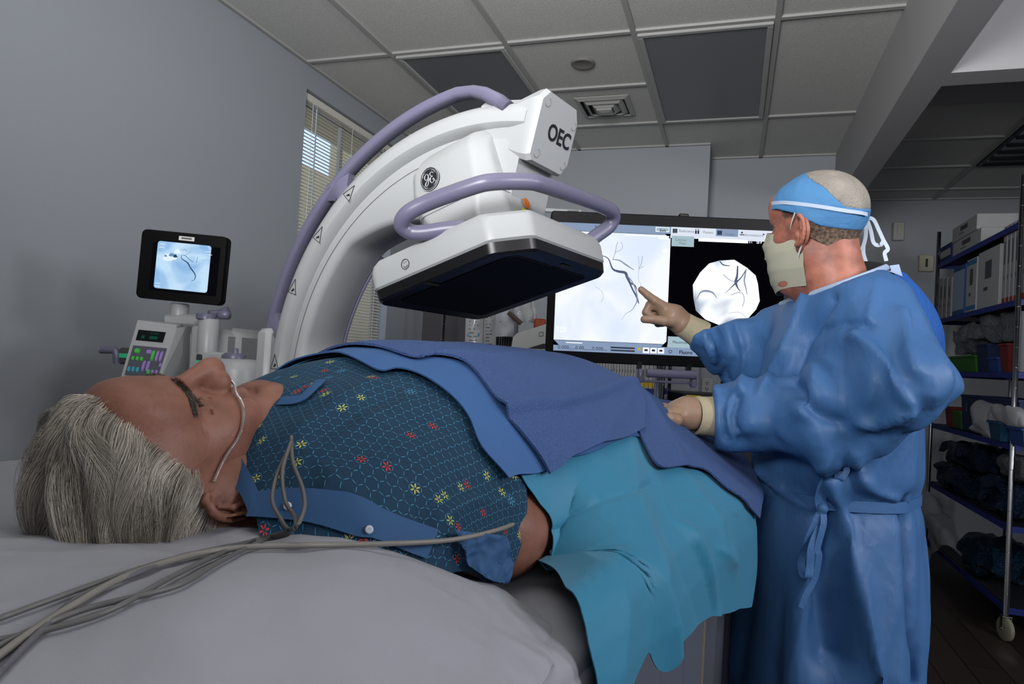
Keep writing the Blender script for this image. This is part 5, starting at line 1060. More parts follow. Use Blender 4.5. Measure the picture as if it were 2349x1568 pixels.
ca, cb = P(1636, 955, 1.43), P(1660, 955, 1.425); ax1 = nz(cb-ca); ca2, cb2 = P(1592, 762, 1.755), P(1612, 768, 1.75); ax2 = nz(cb2-ca2)
nl_c = P(1945, 640, 1.50); nl_n = nz(UZ*.92+FB*.40)
def gownfull(p):
    d = gownf(p); d = np.maximum(d, .22-p[..., 2]); d = np.maximum(d, np.where(np.linalg.norm(p-ca, axis=-1) < .12, -((p-ca)@ax1), -9)); d = np.maximum(d, np.where(np.linalg.norm(p-ca2, axis=-1) < .11, -((p-ca2)@ax2), -9))
    return np.maximum(d, (p-nl_c)@nl_n-.0)
V, Q = nets(gownfull, cx0-np.array([.62, .52, cx0[2]-.2]), cx0+np.array([.50, .62, .52]), .0075); V = lap(V, Q, 1, .35)
N_ = vnormals(V, Q)
_pd = {}
def surf_d(u, v):                                         # depth at which the gown is met behind a pixel
    d = ray(u, v); D = np.arange(.95, 1.9, .005); p = CAM+D[:, None]*d; k_ = np.argmax(gownf(p) < 0); return D[k_] if k_ else 1.4
def sg_pt(u, v): return P(u, v, surf_d(u, v))
def creases(V, lst):
    o = np.zeros(len(V)); o2 = np.zeros(len(V))
    for pts, w, am in lst:
        W_ = [sg_pt(u, v) for u, v in catmull([q[:2] for q in pts], 3*len(pts))]
        for a, b in zip(W_[:-1], W_[1:]):
            e = am*np.exp(-(np.clip(cap(V, a, b, 0.), 0, None)/w)**1.3)
            if am > 0: o = np.maximum(o, e)
            else: o2 = np.minimum(o2, e)
    return o+o2
Sg = lambda *q: [(u, v, d) for u, v, d in q]
V = V+N_*creases(V, [
 (Sg((1885, 1050, 1.36), (1960, 1300, 1.33), (2010, 1560, 1.30)), .020, .030), (Sg((1900, 1180, 1.34), (1890, 1350, 1.34), (1900, 1500, 1.34)), .03, -.035), (Sg((2075, 1150, 1.36), (2085, 1350, 1.36), (2095, 1560, 1.36)), .012, -.030), (Sg((1740, 1080, 1.4), (1830, 1150, 1.36), (1878, 1165, 1.34)), .010, .014),
 (Sg((1960, 1040, 1.36), (1985, 1110, 1.34), (2080, 1150, 1.34)), .010, .015), (Sg((1915, 1060, 1.36), (1900, 1120, 1.34), (1885, 1160, 1.33)), .012, .016), (Sg((1850, 670, 1.4), (1800, 800, 1.42), (1745, 900, 1.44)), .010, .014), (Sg((1905, 685, 1.38), (1850, 780, 1.38), (1820, 860, 1.36)), .014, -.022),
 (Sg((1965, 770, 1.26), (2040, 850, 1.20), (2085, 925, 1.12)), .012, .022), (Sg((1810, 870, 1.32), (1880, 950, 1.24), (1950, 975, 1.16)), .014, -.024), (Sg((1950, 975, 1.16), (2030, 965, 1.12), (2085, 940, 1.11)), .012, .022), (Sg((2015, 640, 1.36), (1995, 720, 1.28), (1995, 760, 1.26)), .005, .006),
 (Sg((2070, 720, 1.28), (2085, 800, 1.22), (2100, 850, 1.2)), .012, .016), (Sg((1850, 770, 1.3), (1930, 745, 1.28), (1995, 750, 1.27)), .008, -.013), (Sg((1690, 910, 1.4), (1680, 960, 1.39), (1700, 1010, 1.4)), .008, -.018), (Sg((1665, 900, 1.42), (1655, 950, 1.41), (1665, 1000, 1.42)), .007, -.014),
 (Sg((1640, 770, 1.7), (1660, 830, 1.68), (1670, 870, 1.7)), .008, -.010), (Sg((1690, 745, 1.7), (1710, 820, 1.67), (1700, 890, 1.7)), .010, .015), (Sg((1615, 745, 1.71), (1622, 790, 1.7), (1640, 830, 1.71)), .007, .008)])[:, None]
gsur = qmesh('surgical_gown', V, Q, gb, sur)
# neckline tape, black shirt, back wrap
trimw = mat('gown_tape', '#9fb2cc', .7)
def on_g(pts, off, it=6): return project(np.array(pts), gownf, it, off)
nr = []
for th in np.linspace(0, 2*np.pi, 64, endpoint=False):
    d = FB*math.cos(th)+RB*math.sin(th); d = nz(d-nl_n*(d@nl_n)); r = .03
    for _ in range(40):
        if gownf((nl_c+d*r)[None])[0] > -.001: break
        r += .004
    nr.append(nl_c+d*r-nl_n*.003)
nr = np.array(nr); nr = sum(np.roll(nr, k_, 0) for k_ in (-2, -1, 0, 1, 2))/5; mb = MB(); mb.tube(nr, .0045, 8, closed=True, flat=(1.6, .8)); mb.build('neck_tape', trimw, gsur, smooth=True)
mb = MB(); cA = P(1955, 625, 1.50); A_ = np.linspace(0, 2*np.pi, 40, endpoint=False); ri = lambda r, h: [cA+FB*r*math.cos(t)+RB*r*1.0*math.sin(t)+nl_n*h for t in A_]
mb.grid(np.array([ri(.075, -.04), ri(.080, -.005), ri(.078, .012), ri(.072, .016), ri(.069, .010), ri(.069, -.03)]), closev=True); mb.build('undershirt', mat('shirt_black', '#08080a', .9), sur, smooth=True)
wr_ = mat('gown_inner', '#1a57a5', .7, bump=(16, .3, 'crumple', .01))
c0 = [[(2035, 628, 1.46), (2075, 626, 1.54), (2100, 660, 1.60)], [(2060, 680, 1.42), (2115, 675, 1.52), (2140, 700, 1.60)], [(2080, 760, 1.40), (2150, 750, 1.52), (2166, 770, 1.60)], [(2090, 850, 1.40), (2148, 830, 1.52), (2160, 850, 1.60)], [(2090, 930, 1.42), (2120, 930, 1.52), (2120, 940, 1.60)]]
mb = MB(); solid(mb, surf([[P(*q) for q in r] for r in c0], 40, 24), .002); mb.build('gown_back_flap', wr_, gsur, smooth=True)
mb = MB(); solid(mb, surf([[P(*q) for q in r] for r in [[(2022, 612, 1.44), (2062, 606, 1.46)], [(2040, 622, 1.43), (2070, 634, 1.455)]]], 6, 6), .001); mb.build('neck_tab', trimw, gsur)
# waist belt with bow
bl = []
for th in np.linspace(0, 2*np.pi, 90, endpoint=False):
    d = FB*math.cos(th)+RB*math.sin(th); o = np.array([cx0[0], cx0[1], zw+.012*math.sin(th*1.)*0]); r = .05
    while gownf((o+d*r)[None])[0] < .001 and r < .4: r += .004
    bl.append(o+d*(r+.001))
bl = np.array(bl); bl = sum(np.roll(bl, k_, 0) for k_ in (-2, -1, 0, 1, 2))/5; bl = bl+nz(1)*0
G = np.stack([bl-UZ*.011, bl+UZ*.011], 1); G = np.concatenate([G, G[:1]]); mb = MB(); solid(mb, G, .003); belt = mb.build('waist_tie', gb, gsur, smooth=True)
def gp(u, v, o=.008): return P(u, v, surf_d(u, v)-o)
Z7 = lambda x, y, o=.012: gp(1660+x/2.97, 1040+y/2.97, o)
mb = MB(); mb.lathe([(.004, -.012), (.011, -.006), (.012, .004), (.006, .012)], Z7(668, 372, .01), UZ+CR*.4, 14); mb.build('tie_knot', gb, belt, smooth=True)
for q, w in (([(668, 372), (660, 290), (690, 200), (760, 120), (820, 100), (790, 160), (770, 180)], .022), ([(668, 380), (620, 480), (570, 600), (530, 720), (540, 820), (575, 845), (590, 760), (600, 640), (660, 480), (676, 400)], .015), ([(676, 385), (680, 480), (640, 640), (650, 700), (620, 850), (560, 960), (528, 1050)], .012)):
    ribbon('tie_end', [Z7(x, y, .012+.003*math.sin(i*1.3)) for i, (x, y) in enumerate(q)], w, gb, belt, n=70, up=CR*.8+UZ*.1, th=.0012)
# ---- gloves and knitted cuffs
glove = mat('glove_tan', '#917661', .42, bump=(90, .3, 'noise', .002), sss=.05); cuffm = mat('cuff_ivory', '#a79c80', .7, bump=(60, .4, 'noise', .003))
def hand(name, prims, palm, lo_p, hi_p, k=.006):
    def f(p):
        d = chain(p, [np.array(a) for a, _ in palm], [r for _, r in palm], .01)
        for ch in prims:
            e = chain(p, [np.array(a) for a, _ in ch], [r for _, r in ch], .002); d = smin(d, e, k)
        return d
    V, Q = nets(f, lo_p, hi_p, .0018); return qmesh(name, lap(V, Q, 2, .4), Q, glove, sur), f
Hd = 1.75; h = lambda u, v, dd=0: P(u, v, Hd+dd)
fingers = [
 [(h(1522, 702), .0125), (h(1503, 690), .0115), (h(1486, 677), .0100), (h(1471, 664), .0088)],
 [(h(1518, 706, .006), .0125), (h(1491, 699, .012), .0115), (h(1482, 716, .012), .0105), (h(1496, 726, .008), .0095)],
 [(h(1524, 716, .022), .012), (h(1500, 713, .032), .011), (h(1494, 733, .028), .010), (h(1508, 738, .016), .009)],
 [(h(1534, 728, .034), .011), (h(1514, 727, .044), .010), (h(1509, 742, .040), .0092), (h(1521, 742, .028), .0085)],
 [(h(1550, 738, -.012), .0150), (h(1524, 736, -.022), .0130), (h(1497, 732, -.022), .0110), (h(1478, 732, -.020), .0098)]]
palm = [(h(1590, 760), .026), (h(1566, 743), .029), (h(1545, 725, .004), .030), (h(1528, 714, .010), .023)]
allp = np.array([a for ch in fingers+[palm] for a, _ in ch]); gl1, _ = hand('glove', fingers, palm, allp.min(0)-.04, allp.max(0)+.04)
def cuff(a, b, r0, r1, parent, r2=1.0):
    ax = nz(b-a); mb = MB(); L_ = np.linalg.norm(b-a); pr = [(r0*.9, -.001), (r0, 0), (r0*1.03, L_*.08), ((r0+r1)/2*.98, L_*.45), (r1, L_*.85), (r1*.96, L_)]
    mb.lathe(pr, a, ax, 36); return mb.build('cuff', cuffm, parent, smooth=True)
cuff(P(1562, 741, 1.752), P(1612, 770, 1.75), .0315, .038, gl1)
# near hand resting on the towel: back of the hand up, fingers curled forward and away
g0 = lambda u, v, D: P(u-6, v-3, D-.065)
fingers = [
 [(g0(1548, 950, 1.50), .0145), (g0(1530, 940, 1.53), .0125), (g0(1518, 952, 1.56), .011), (g0(1520, 966, 1.565), .0095)],
 [(g0(1546, 956, 1.475), .0145), (g0(1526, 947, 1.49), .0130), (g0(1512, 958, 1.51), .0112), (g0(1513, 970, 1.52), .0098)],
 [(g0(1550, 962, 1.455), .0140), (g0(1530, 955, 1.455), .0128), (g0(1516, 964, 1.47), .011), (g0(1517, 974, 1.48), .0095)],
 [(g0(1558, 966, 1.435), .0130), (g0(1542, 962, 1.428), .0115), (g0(1528, 968, 1.435), .010), (g0(1527, 976, 1.445), .0088)],
 [(g0(1590, 955, 1.51), .0150), (g0(1560, 948, 1.545), .0130), (g0(1542, 950, 1.575), .0112), (g0(1530, 956, 1.59), .0098)]]
palm = [(g0(1628, 960, 1.47), .027), (g0(1605, 953, 1.475), .030), (g0(1580, 950, 1.48), .033), (g0(1560, 953, 1.48), .026), (g0(1556, 958, 1.46), .022)]
allp = np.array([a for ch in fingers+[palm] for a, _ in ch]); gl2, _ = hand('glove', fingers, palm, allp.min(0)-.045, allp.max(0)+.045)
cuff(P(1594, 952, 1.408), P(1652, 957, 1.42), .0385, .044, gl2)
# ================================================================== racks and what they hold
chrome = mat('chrome', '#c8cacc', .15, 1); blue_edge = mat('shelf_blue', '#1c2a78', .5); shelfm = mat('shelf_dark', '#26262a', .5); paper = mat('carton_white', '#a6a7a6', .7); ink2 = mat('print_grey', '#4c4d52', .7)
def rack(name, x0, x1, y0, y1, zs, zt, lab, casters=(), front='y0', skip=()):
    o = thing(name, ((x0+x1)/2, (y0+y1)/2, 0), lab, 'wire rack'); zc = .10 if casters else 0
    for x, y in ((x0, y0), (x1, y0), (x0, y1), (x1, y1)):
        mb = MB(); mb.cyl((x, y, zc), (x, y, zt), .0125, 16)
        k = zc+.03
        while k < zt: mb.tube([(x, y, k), (x, y, k+.002)], .0133, 10); k += .0254*4
        mb.build('post', chrome, o, smooth=True)
        if casters:
            w = MB(); w.lathe([(.014, -.0125), (.052, -.0125), (.058, -.008), (.058, .008), (.052, .0125), (.014, .0125)], (x, y, .058), (1, .25, 0), 28)
            c_ = w.build('caster_wheel', mat('caster_cream', '#97947c', .4), o, auto=40); f = MB()
            for d in (-.018, .018): f.box((x+d, y, .085), (.003, .04, .07), bev=.001)
            f.box((x, y, .122), (.04, .045, .004)); f.cyl((x-.022, y, .058), (x+.022, y, .058), .006, 10); f.build('fork', chrome, c_)
    for z in zs:
        sh = MB(); 
        for xx in np.arange(x0+.02, x1, .03): sh.tube([(xx, y0, z), (xx, y1, z)], .0015, 5)
        for yy in np.linspace(y0, y1, 4): sh.tube([(x0, yy, z-.005), (x1, yy, z-.005)], .003, 6)
        s_ = sh.build('shelf', shelfm, o); e = MB(); hh = .03
        e.box((x0, (y0+y1)/2, z-.012), (.006, y1-y0, hh)); e.box((x1, (y0+y1)/2, z-.012), (.006, y1-y0, hh)); e.box(((x0+x1)/2, y0, z-.012), (x1-x0, .006, hh)); e.box(((x0+x1)/2, y1, z-.012), (x1-x0, .006, hh)); e.build('shelf_edge', blue_edge, s_)
        l_ = MB(); l_.box(((x0+x1)/2, (y0+y1)/2, z-.002), (x1-x0-.03, y1-y0-.03, .003)); l_.build('shelf_liner', shelfm, s_)
    return o
rx0, rx1, ry0, ry1 = 1.335, 1.80, 4.02, 5.50
ZR = [.16, .56, .965, 1.325, 1.69, 2.085]
rack('wire_rack', rx0, rx1, ry0, ry1, ZR, 2.32, 'tall chrome wire rack on casters with blue shelf edges behind the surgeon', casters=(1,))
la, lb = P(1013, 780, 3.95), P(1519, 880, 3.95); lx0, lx1, ly0, ly1 = -1.33, -.14, 4.13, 4.58
lx0 = ony(1015, 780, 4.13)[0]; lx1 = ony(1519, 900, 4.13)[0]; LZ = [.25, .70, ony(1450, 891, 4.13)[2]]
rack('wire_rack', lx0, lx1, ly0, ly1, LZ, 1.85, 'chrome wire rack against the back wall behind the patient, holding slim cartons')
def carton(name, x0, x1, y0, y1, z0, z1, m, lab, cat, group=None, face='x', bands=(), txt=True):
    """box with printed lines on the side that faces the room; bands = (z fraction 0, z fraction 1, material)"""
    mb = MB(); wb(mb, x0, x1, y0, y1, z0, z1, 0, .003); ms = [m, ink2]
    def q(a0, b0, a1, b1, mi):
        if face == 'x': mb.add([(x0-.0006, y1-(y1-y0)*a0, z0+(z1-z0)*b0), (x0-.0006, y1-(y1-y0)*a1, z0+(z1-z0)*b0), (x0-.0006, y1-(y1-y0)*a1, z0+(z1-z0)*b1), (x0-.0006, y1-(y1-y0)*a0, z0+(z1-z0)*b1)], [(0, 1, 2, 3)], mi)
        else: mb.add([(x0+(x1-x0)*a0, y0-.0006, z0+(z1-z0)*b0), (x0+(x1-x0)*a1, y0-.0006, z0+(z1-z0)*b0), (x0+(x1-x0)*a1, y0-.0006, z0+(z1-z0)*b1), (x0+(x1-x0)*a0, y0-.0006, z0+(z1-z0)*b1)], [(0, 1, 2, 3)], mi)
    for b0, b1, mm in bands: ms.append(mm); q(.03, b0, .97, b1, len(ms)-1)
    if txt: q(.35, .50, .65, .80, 1); q(.3, .30, .5, .36, 1)
    o = mb.build(name, ms); return tag(o, lab, cat, group)
yel = mat('band_yellow', '#bfa51f', .6); cyn = mat('band_cyan', '#1f98a8', .6); grn = mat('band_green2', '#5aa33a', .6); blu = mat('band_blue', '#3a6ea5', .6); red = mat('band_red', '#8c3026', .6)
# slim cartons standing in a row on the left rack, below the big monitor
zs_ = LZ[2]+.004; x = ony(1290, 880, 4.16)[0]; k = 0; xe = ony(1508, 880, 4.16)[0]
rc = random.Random(3)
while x < xe-.02:
    u_ = (x-ony(1290, 880, 4.16)[0])/(xe-ony(1290, 880, 4.16)[0])
    if u_ < .17: bands, lab, w = (), 'slim plain white carton at the left of the row on the back rack', .017
    elif u_ < .31: bands, lab, w = ((.02, .14, yel),), 'slim white carton with a yellow base in the row on the back rack', .018
    elif u_ < .55: bands, lab, w = ((.0, .08, grn), (.08, .20, cyn)), 'slim white carton with a green and cyan base in the row on the back rack', .0175
    elif u_ < .76: bands, lab, w = (), 'slim plain white carton right of the cyan-based ones on the back rack', .017
    else: bands, lab, w = ((.03, .13, yel),), 'white carton with a yellow patch at the right end of the back rack row', .026
    h_ = .30+rc.uniform(-.01, .01); carton('carton', x, x+w-.0015, 4.16+rc.uniform(0, .012), 4.40, zs_, zs_+h_, paper, lab, 'carton', lab[:30].strip()+' cartons' if False else 'cartons in a row on the back rack', face='y', bands=bands); x += w; k += 1
# striped packets on the shelf under them
pk_ = mat('pouch_clear', '#8fa0b0', .25, bump=(30, .3, 'noise', .004))
for i in range(5):
    xa = ony(1462+i*10, 940, 4.2)[0]; mb = MB(); rows = []
    for j, f in enumerate(np.linspace(0, 1, 9)): z = .705+.30*f; sx = .020*math.sin(f*2.2)+i*.0; rows.append([(xa+sx, 4.18, z), (xa+sx+.010, 4.17, z), (xa+sx+.018, 4.18, z), (xa+sx+.018, 4.42, z), (xa+sx, 4.42, z)])
    mb.loft(rows, 0 if i % 2 else 1); tag(mb.build('pouch', [mat('pouch_white', '#a4b0ba', .35), mat('pouch_blue', '#2c5d88', .35)], smooth=False), 'curved %s pouch standing on the lower shelf of the back rack' % ('white' if i % 2 else 'blue'), 'pouch', 'pouches on the lower shelf of the back rack')
# hanging packages left of the big monitor
def hang(u0, v0, u1, v1, D, m, lab, dep=.02, lines=6, band=None, skew=0, name='package'):
    c = [P(u0+skew, v0, D), P(u1+skew, v0, D), P(u1, v1, D), P(u0, v1, D)]; n, k_ = 12, 10; G = np.zeros((n, k_, 3))
    for i in range(n):
        for j in range(k_):
            a, b = j/(k_-1), i/(n-1); p = (c[0]*(1-a)+c[1]*a)*(1-b)+(c[3]*(1-a)+c[2]*a)*b; G[i, j] = p-CF*dep*math.sin(math.pi*a)*(.5+.5*b)+CF*.004*math.sin(9*b+5*a)
    mb = MB(); solid(mb, G, .003, 0); Gn = gnorm(G); s_ = -1 if (Gn[6, 5]@CF) > 0 else 1
    def q(a0, b0, a1, b1, mi): A = np.array([[a0, b0], [a1, b0], [a1, b1], [a0, b1]]); pp = bilerp(G, A[:, 1], A[:, 0])+bilerp(Gn, A[:, 1], A[:, 0])*s_*.0035; mb.add(pp, [(0, 1, 2, 3)], mi)
    for i in range(lines): b = .12+.8*i/max(1, lines-1); q(.22, b, .22+.5*(.5+.5*math.sin(i*2.3)**2), b+.018, 1)
    if band: q(.15, band, .8, band+.07, 2)
    return tag(mb.build(name, [m, ink2, blu], smooth=True), lab, 'package')
clr = mat('film_clear', '#a2a4a6', .18, bump=(40, .5, 'noise', .004)); wht = mat('paper_white2', '#9c9d9e', .7)
hang(1066, 715, 1106, 822, 3.4, clr, 'clear film package with a blue stripe hanging left of the big monitor', .02, 11, band=.46, skew=3)
hang(1106, 705, 1136, 828, 3.42, wht, 'long white printed packet hanging beside the blue-striped one', .015, 14, skew=4)
hang(1136, 700, 1178, 772, 3.3, mat('linen_white', '#a3a3ab', .8), 'folded white linen packet with small print hanging over the dark corrugated panel', .03, 3, skew=3)
for i, (u0, v0, u1, v1) in enumerate(((1182, 690, 1200, 738), (1198, 680, 1224, 740), (1222, 672, 1232, 738))): hang(u0, v0, u1, v1, 3.25, clr if i != 1 else wht, ('narrow clear pouch hanging behind the white printer', 'wider white pouch hanging between two clear ones behind the printer', 'thin clear pouch hanging nearest the big monitor')[i], .015, 2, skew=-6)
mb = MB(); mb.tube([P(1166, 716, 3.2), P(1180, 728, 3.2), P(1196, 742, 3.2)], .011, 8); tag(mb.build('strap', mat('strap_brown', '#4a4038', .8)), 'short brown strap lying across the hanging packets', 'strap')
mb = MB(); mb.box(P(1238, 742, 3.22), (.055, .05, .045), AX, bev=.006); tag(mb.build('orange_clip', mat('clip_orange', '#8c3a1d', .6)), 'small orange clip on top of the white printer', 'clip')
mb = MB(); c = P(1152, 805, 3.5); 
for i in range(8): mb.box(c+CR*(i-3.5)*.012, (.0085, .03, .30), AX, bev=.002)
mb.box(c+CF*.03, (.1, .02, .30), AX); tag(mb.build('corrugated_panel', mat('corrugated_grey', '#4b4c50', .6)), 'dark grey ribbed panel below the white linen packet', 'panel')
# white printer-like unit
pr_ = thing('printer', P(1215, 860, 3.15), 'white rounded printer unit with a dark slot on its floor-standing base left of the monitor', 'printer'); prm = mat('printer_white', '#a2a39f', .45)
def prism(name, pts, D, dep, m, parent): a = [P(u, v, D) for u, v in pts]; mb = MB(); mb.loft([a, [p+CF*dep for p in a]]); return mb.build(name, m, parent)
prism('upper_body', [(1177, 773), (1186, 764), (1255, 742), (1300, 735), (1300, 822), (1168, 816), (1172, 800)], 3.15, .35, prm, pr_); prism('slot', [(1212, 798), (1245, 788), (1290, 786), (1290, 796), (1240, 800)], 3.145, .02, blk, pr_)
prism('lower_body', [(1166, 818), (1300, 823), (1300, 1455), (1160, 1447)], 3.13, .4, prm, pr_)
mb = MB(); 
for a, b in (((1237, 762), (1246, 761)), ((1237, 771), (1246, 770)), ((1237, 762), (1237, 771)), ((1246, 761), (1246, 770))): mb.tube([P(*a, 3.146), P(*b, 3.146)], .0012, 5)
mb.build('symbol', ink2, pr_)
ab = thing('arm_board', P(1060, 820, 2.35), 'pale grey board edge with two dark screws just beyond the patient', 'arm board')
mb = MB(); mb.box(P(1060, 822, 2.35), (110*2.35/F, .12, .018), AX, bev=.006); mb.build('board', mat('board_grey', '#8d8c88', .5), ab, auto=40)
for u in (1013, 1106): mb = MB(); mb.lathe([(.0035, 0), (.003, .002), (0, .002)], P(u, 822 if u < 1050 else 824, 2.29), -CF, 12); mb.build('screw', ink2, ab)
# padded rail, dark bench, speaker and drape beyond the surgeon's near hand
mb = MB(); mb.tube([P(1350, 886, 2.5), P(1400, 888, 2.5), P(1448, 892, 2.5), P(1472, 902, 2.5), P(1486, 925, 2.5), P(1508, 965, 2.5), P(1515, 1100, 2.5)], .016, 14, n=60); tag(mb.build('bent_rail', mat('rail_grey', '#6d6b6e', .55), smooth=True), 'bent grey padded rail rising beyond the towel in front of the back rack', 'rail')
bn_ = thing('bench', P(1650, 1000, 3.9), 'low dark bench with a yellow sticker behind the surgeon', 'bench')
mb = MB(); mb.box(P(1650, 958, 3.9)+CF*.2, (.42, .4, .26), AX, bev=.008); mb.build('cabinet', mat('bench_black', '#1c1b1a', .5), bn_, auto=40)
mb = MB(); mb.box(P(1650, 1150, 3.9)+CF*.2, (.38, .36, .70), AX); mb.build('plinth', mat('bench_black', '#1c1b1a', .5), bn_)
mb = MB(); mb.box(P(1591, 911, 3.89), (33*3.89/F, .003, 10*3.89/F), AX); mb.build('sticker', yel, bn_)
sp = thing('speaker', P(1667, 900, 4.0), 'small black rounded speaker standing on the dark bench', 'speaker'); mb = MB(); mb.box(P(1667, 886, 4.0), (25*4.0/F, .06, 33*4.0/F), AX, bev=.014); mb.build('casing', blk, sp, auto=50); mb = MB(); mb.tube([P(1684, 880, 4.0), P(1698, 885, 3.98), P(1722, 905, 3.95), P(1740, 930, 3.95)], .004, 8, n=20); mb.build('cord', offw, sp, smooth=True)
cg = [[(1535, 925, 2.15), (1580, 914, 2.2), (1640, 918, 2.2), (1690, 925, 2.2)], [(1530, 935, 2.0), (1580, 928, 2.0), (1640, 932, 2.0), (1700, 940, 2.0)], [(1530, 965, 1.95), (1580, 965, 1.95), (1640, 968, 1.95), (1710, 975, 1.95)]]
G = surf([[P(*q) for q in r] for r in cg], 24, 40); G = G+gnorm(G)*(facet(G*14)*.008)[..., None]; mb = MB(); solid(mb, G, .003); tag(mb.build('surgical_drape', blueg, smooth=True), "rumpled blue drape showing just above the surgeon's near glove", 'surgical drape')
# ---- goods on the right rack
RX = rx0+.02
def yat(u, v): return onx(u, v, RX)[1]
def rbox(name, ua, ub, z0, z1, m, lab, cat, group=None, dep=.25, bands=(), txt=True, vref=700): ya, yb = sorted((yat(ua, vref), yat(ub, vref))); return carton(name, RX, RX+dep, ya+.004, yb-.004, z0, z1, m, lab, cat, group, 'x', bands, txt)
zz = ZR[4]+.006; blub = mat('box_blue', '#2a4f86', .6); dbl = mat('box_darkblue', '#1d2a5c', .6)
for i, u in enumerate((2144, 2153, 2162, 2172)): rbox('folder', u, u+9, zz, zz+.30-.01*i, mat('folder_white', '#8c8d90', .7), 'upright white folder at the far end of the upper rack shelf', 'folder', 'white folders on the upper rack shelf', bands=())
rbox('catalogue_box', 2184, 2212, zz, zz+.32, blub, 'pale blue box between white folders and the white box on the upper rack shelf', 'box', bands=((.1, .9, mat('label_pale', '#8fa3bb', .7)),), txt=False)
rbox('catalogue_box', 2214, 2238, zz, zz+.33, paper, 'white box with blue borders on the upper rack shelf', 'box', bands=((.04, .12, blu), (.88, .97, blu)))
rbox('catalogue_box', 2240, 2290, zz, zz+.34, paper, 'wide white printed box in the middle of the upper rack shelf', 'box')
for i in range(6): u = 2296+i*9; rbox('slim_box', u, u+9, zz, zz+.42, mat('slim_white', '#98989b', .7), 'tall slim white box with a red foot on the upper rack shelf', 'box', 'tall slim boxes on the upper rack shelf', bands=((.0, .07, red),))
zz = ZR[5]+.006; rbox('catalogue_box', 2152, 2182, zz, zz+.12, dbl, 'dark blue box lying at the far end of the rack top', 'box', vref=580, bands=((.3, .7, paper),), txt=False); rbox('catalogue_box', 2186, 2250, zz, zz+.10, paper, 'lower white carton on the rack top', 'box', vref=560); rbox('catalogue_box', 2184, 2240, zz+.104, zz+.20, paper, 'upper white carton stacked on the rack top', 'box', vref=545)
def bin_(ua, ub, z0, h_, m, lab, cat='bin', slots=False, vref=830, dep=.28, name='storage_bin'):
    ya, yb = sorted((yat(ua, vref), yat(ub, vref))); mb = MB(); x0_, x1_ = RX, RX+dep; i_ = .006; o = .012
    R4 = lambda a, b, z, d=0: [(x0_-d+a, ya-d+a, z), (x1_+d-a, ya-d+a, z), (x1_+d-a, yb+d-a, z), (x0_-d+a, yb+d-a, z)]
    mb.loft([R4(o, 0, z0), R4(0, 0, z0+h_), R4(-.006, 0, z0+h_), R4(-.006, 0, z0+h_-.012)], cap=False); mb.grid(np.array([R4(-.006, 0, z0+h_), R4(i_, 0, z0+h_), R4(o+i_, 0, z0+i_)]), closev=True); n0 = mb.n; mb.add(R4(o, 0, z0), [(3, 2, 1, 0)]); mb.add(R4(o+i_, 0, z0+i_), [(0, 1, 2, 3)])
    if slots:
        for f in np.linspace(.12, .88, 7): y = ya+(yb-ya)*f; mb.box((x0_-.001, y, z0+h_*.65), (.004, .012, h_*.25), mi=1)
    return tag(mb.build(name, [m, ink2]), lab, cat)
bg_, br_, bb_, bt_ = mat('bin_green', '#2c6a1c', .5), mat('bin_red', '#6e1d1a', .5), mat('bin_blue', '#1f4488', .5), mat('bin_navy', '#12284f', .5)
zz = ZR[3]+.006; bin_(2178, 2236, zz, .10, bg_, 'green open bin on the middle rack shelf'); bin_(2238, 2264, zz, .16, bt_, 'tall navy bin right of the green one on the rack'); bin_(2250+16, 2288, zz, .08, bb_, 'small blue tub beside the red bin on the rack'); bin_(2290, 2310, zz, .15, br_, 'red bin on the middle rack shelf')
mb = MB(); ya, yb = sorted((yat(2312, 830), yat(2340, 830))); mb.lathe([(.09, 0), (.095, .02), (.09, .30), (.085, .31), (0, .31)], (RX+.1, (ya+yb)/2, zz), (0, 0, 1), 28); tag(mb.build('paper_roll', mat('roll_white', '#9d9fa2', .6), smooth=True), 'tall white roll standing by the near rack post', 'roll')
film = mat('film_grey', '#7d8086', .25, bump=(22, .8, 'crumple', .02))
def blob(name, ua, ub, z0, h_, m, lab, cat, vref=830, dep=.22, seed=0, drop=0.):
    ya, yb = sorted((yat(ua, vref), yat(ub, vref))); c = np.array([RX+dep/2, (ya+yb)/2, z0+h_/2]); r = np.array([dep/2, (yb-ya)/2, h_/2])
    def f(p): q = (p-c)/r; return (np.power(np.power(np.abs(q), 3.2).sum(-1), 1/3.2)-1)*r.min()+facet(p*np.array([16, 11, 16.])+seed)*r.min()*.32
    V, Q = nets(f, c-r*1.5, c+r*1.5, float(r.min()/9)); V[:, 2] = np.maximum(V[:, 2], z0+.001); return tag(qmesh(name, V, Q, m), lab, cat)
blob('plastic_bag', 2172, 2222, zz+.11, .20, film, 'crumpled clear plastic bag heaped over the green bin', 'bag', seed=1); blob('plastic_bag', 2226, 2262, zz+.17, .16, film, 'crumpled clear plastic bag on top of the navy bin', 'bag', seed=4); blob('plastic_bag', 2266, 2306, zz+.16, .17, mat('film_pale', '#72767c', .3, bump=(22, .8, 'crumple', .02)), 'pale crumpled bag resting above the red bin', 'bag', seed=7)
zz = ZR[2]+.006; bin_(2204, 2338, zz, .22, bt_, 'long navy slotted basket on the fourth rack shelf from the top', 'basket', True, 930, name='basket'); bin_(2166, 2182, zz, .13, br_, 'dark red bin low at the far end of the rack', vref=960); bin_(2184, 2202, zz, .11, bg_, 'small green bin beside the dark red one', vref=960)
cl_ = mat('cloth_grey', '#a6a7ac', .85)
RX -= .05; blob('white_bag', 2220, 2262, zz-.01, .21, cl_, 'white cloth bag drooping over the front of the slotted basket', 'bag', 950, .10, 11); blob('white_bag', 2264, 2336, zz+.08, .10, cl_, 'flat white bag lying along the front of the slotted basket', 'bag', 930, .07, 13)
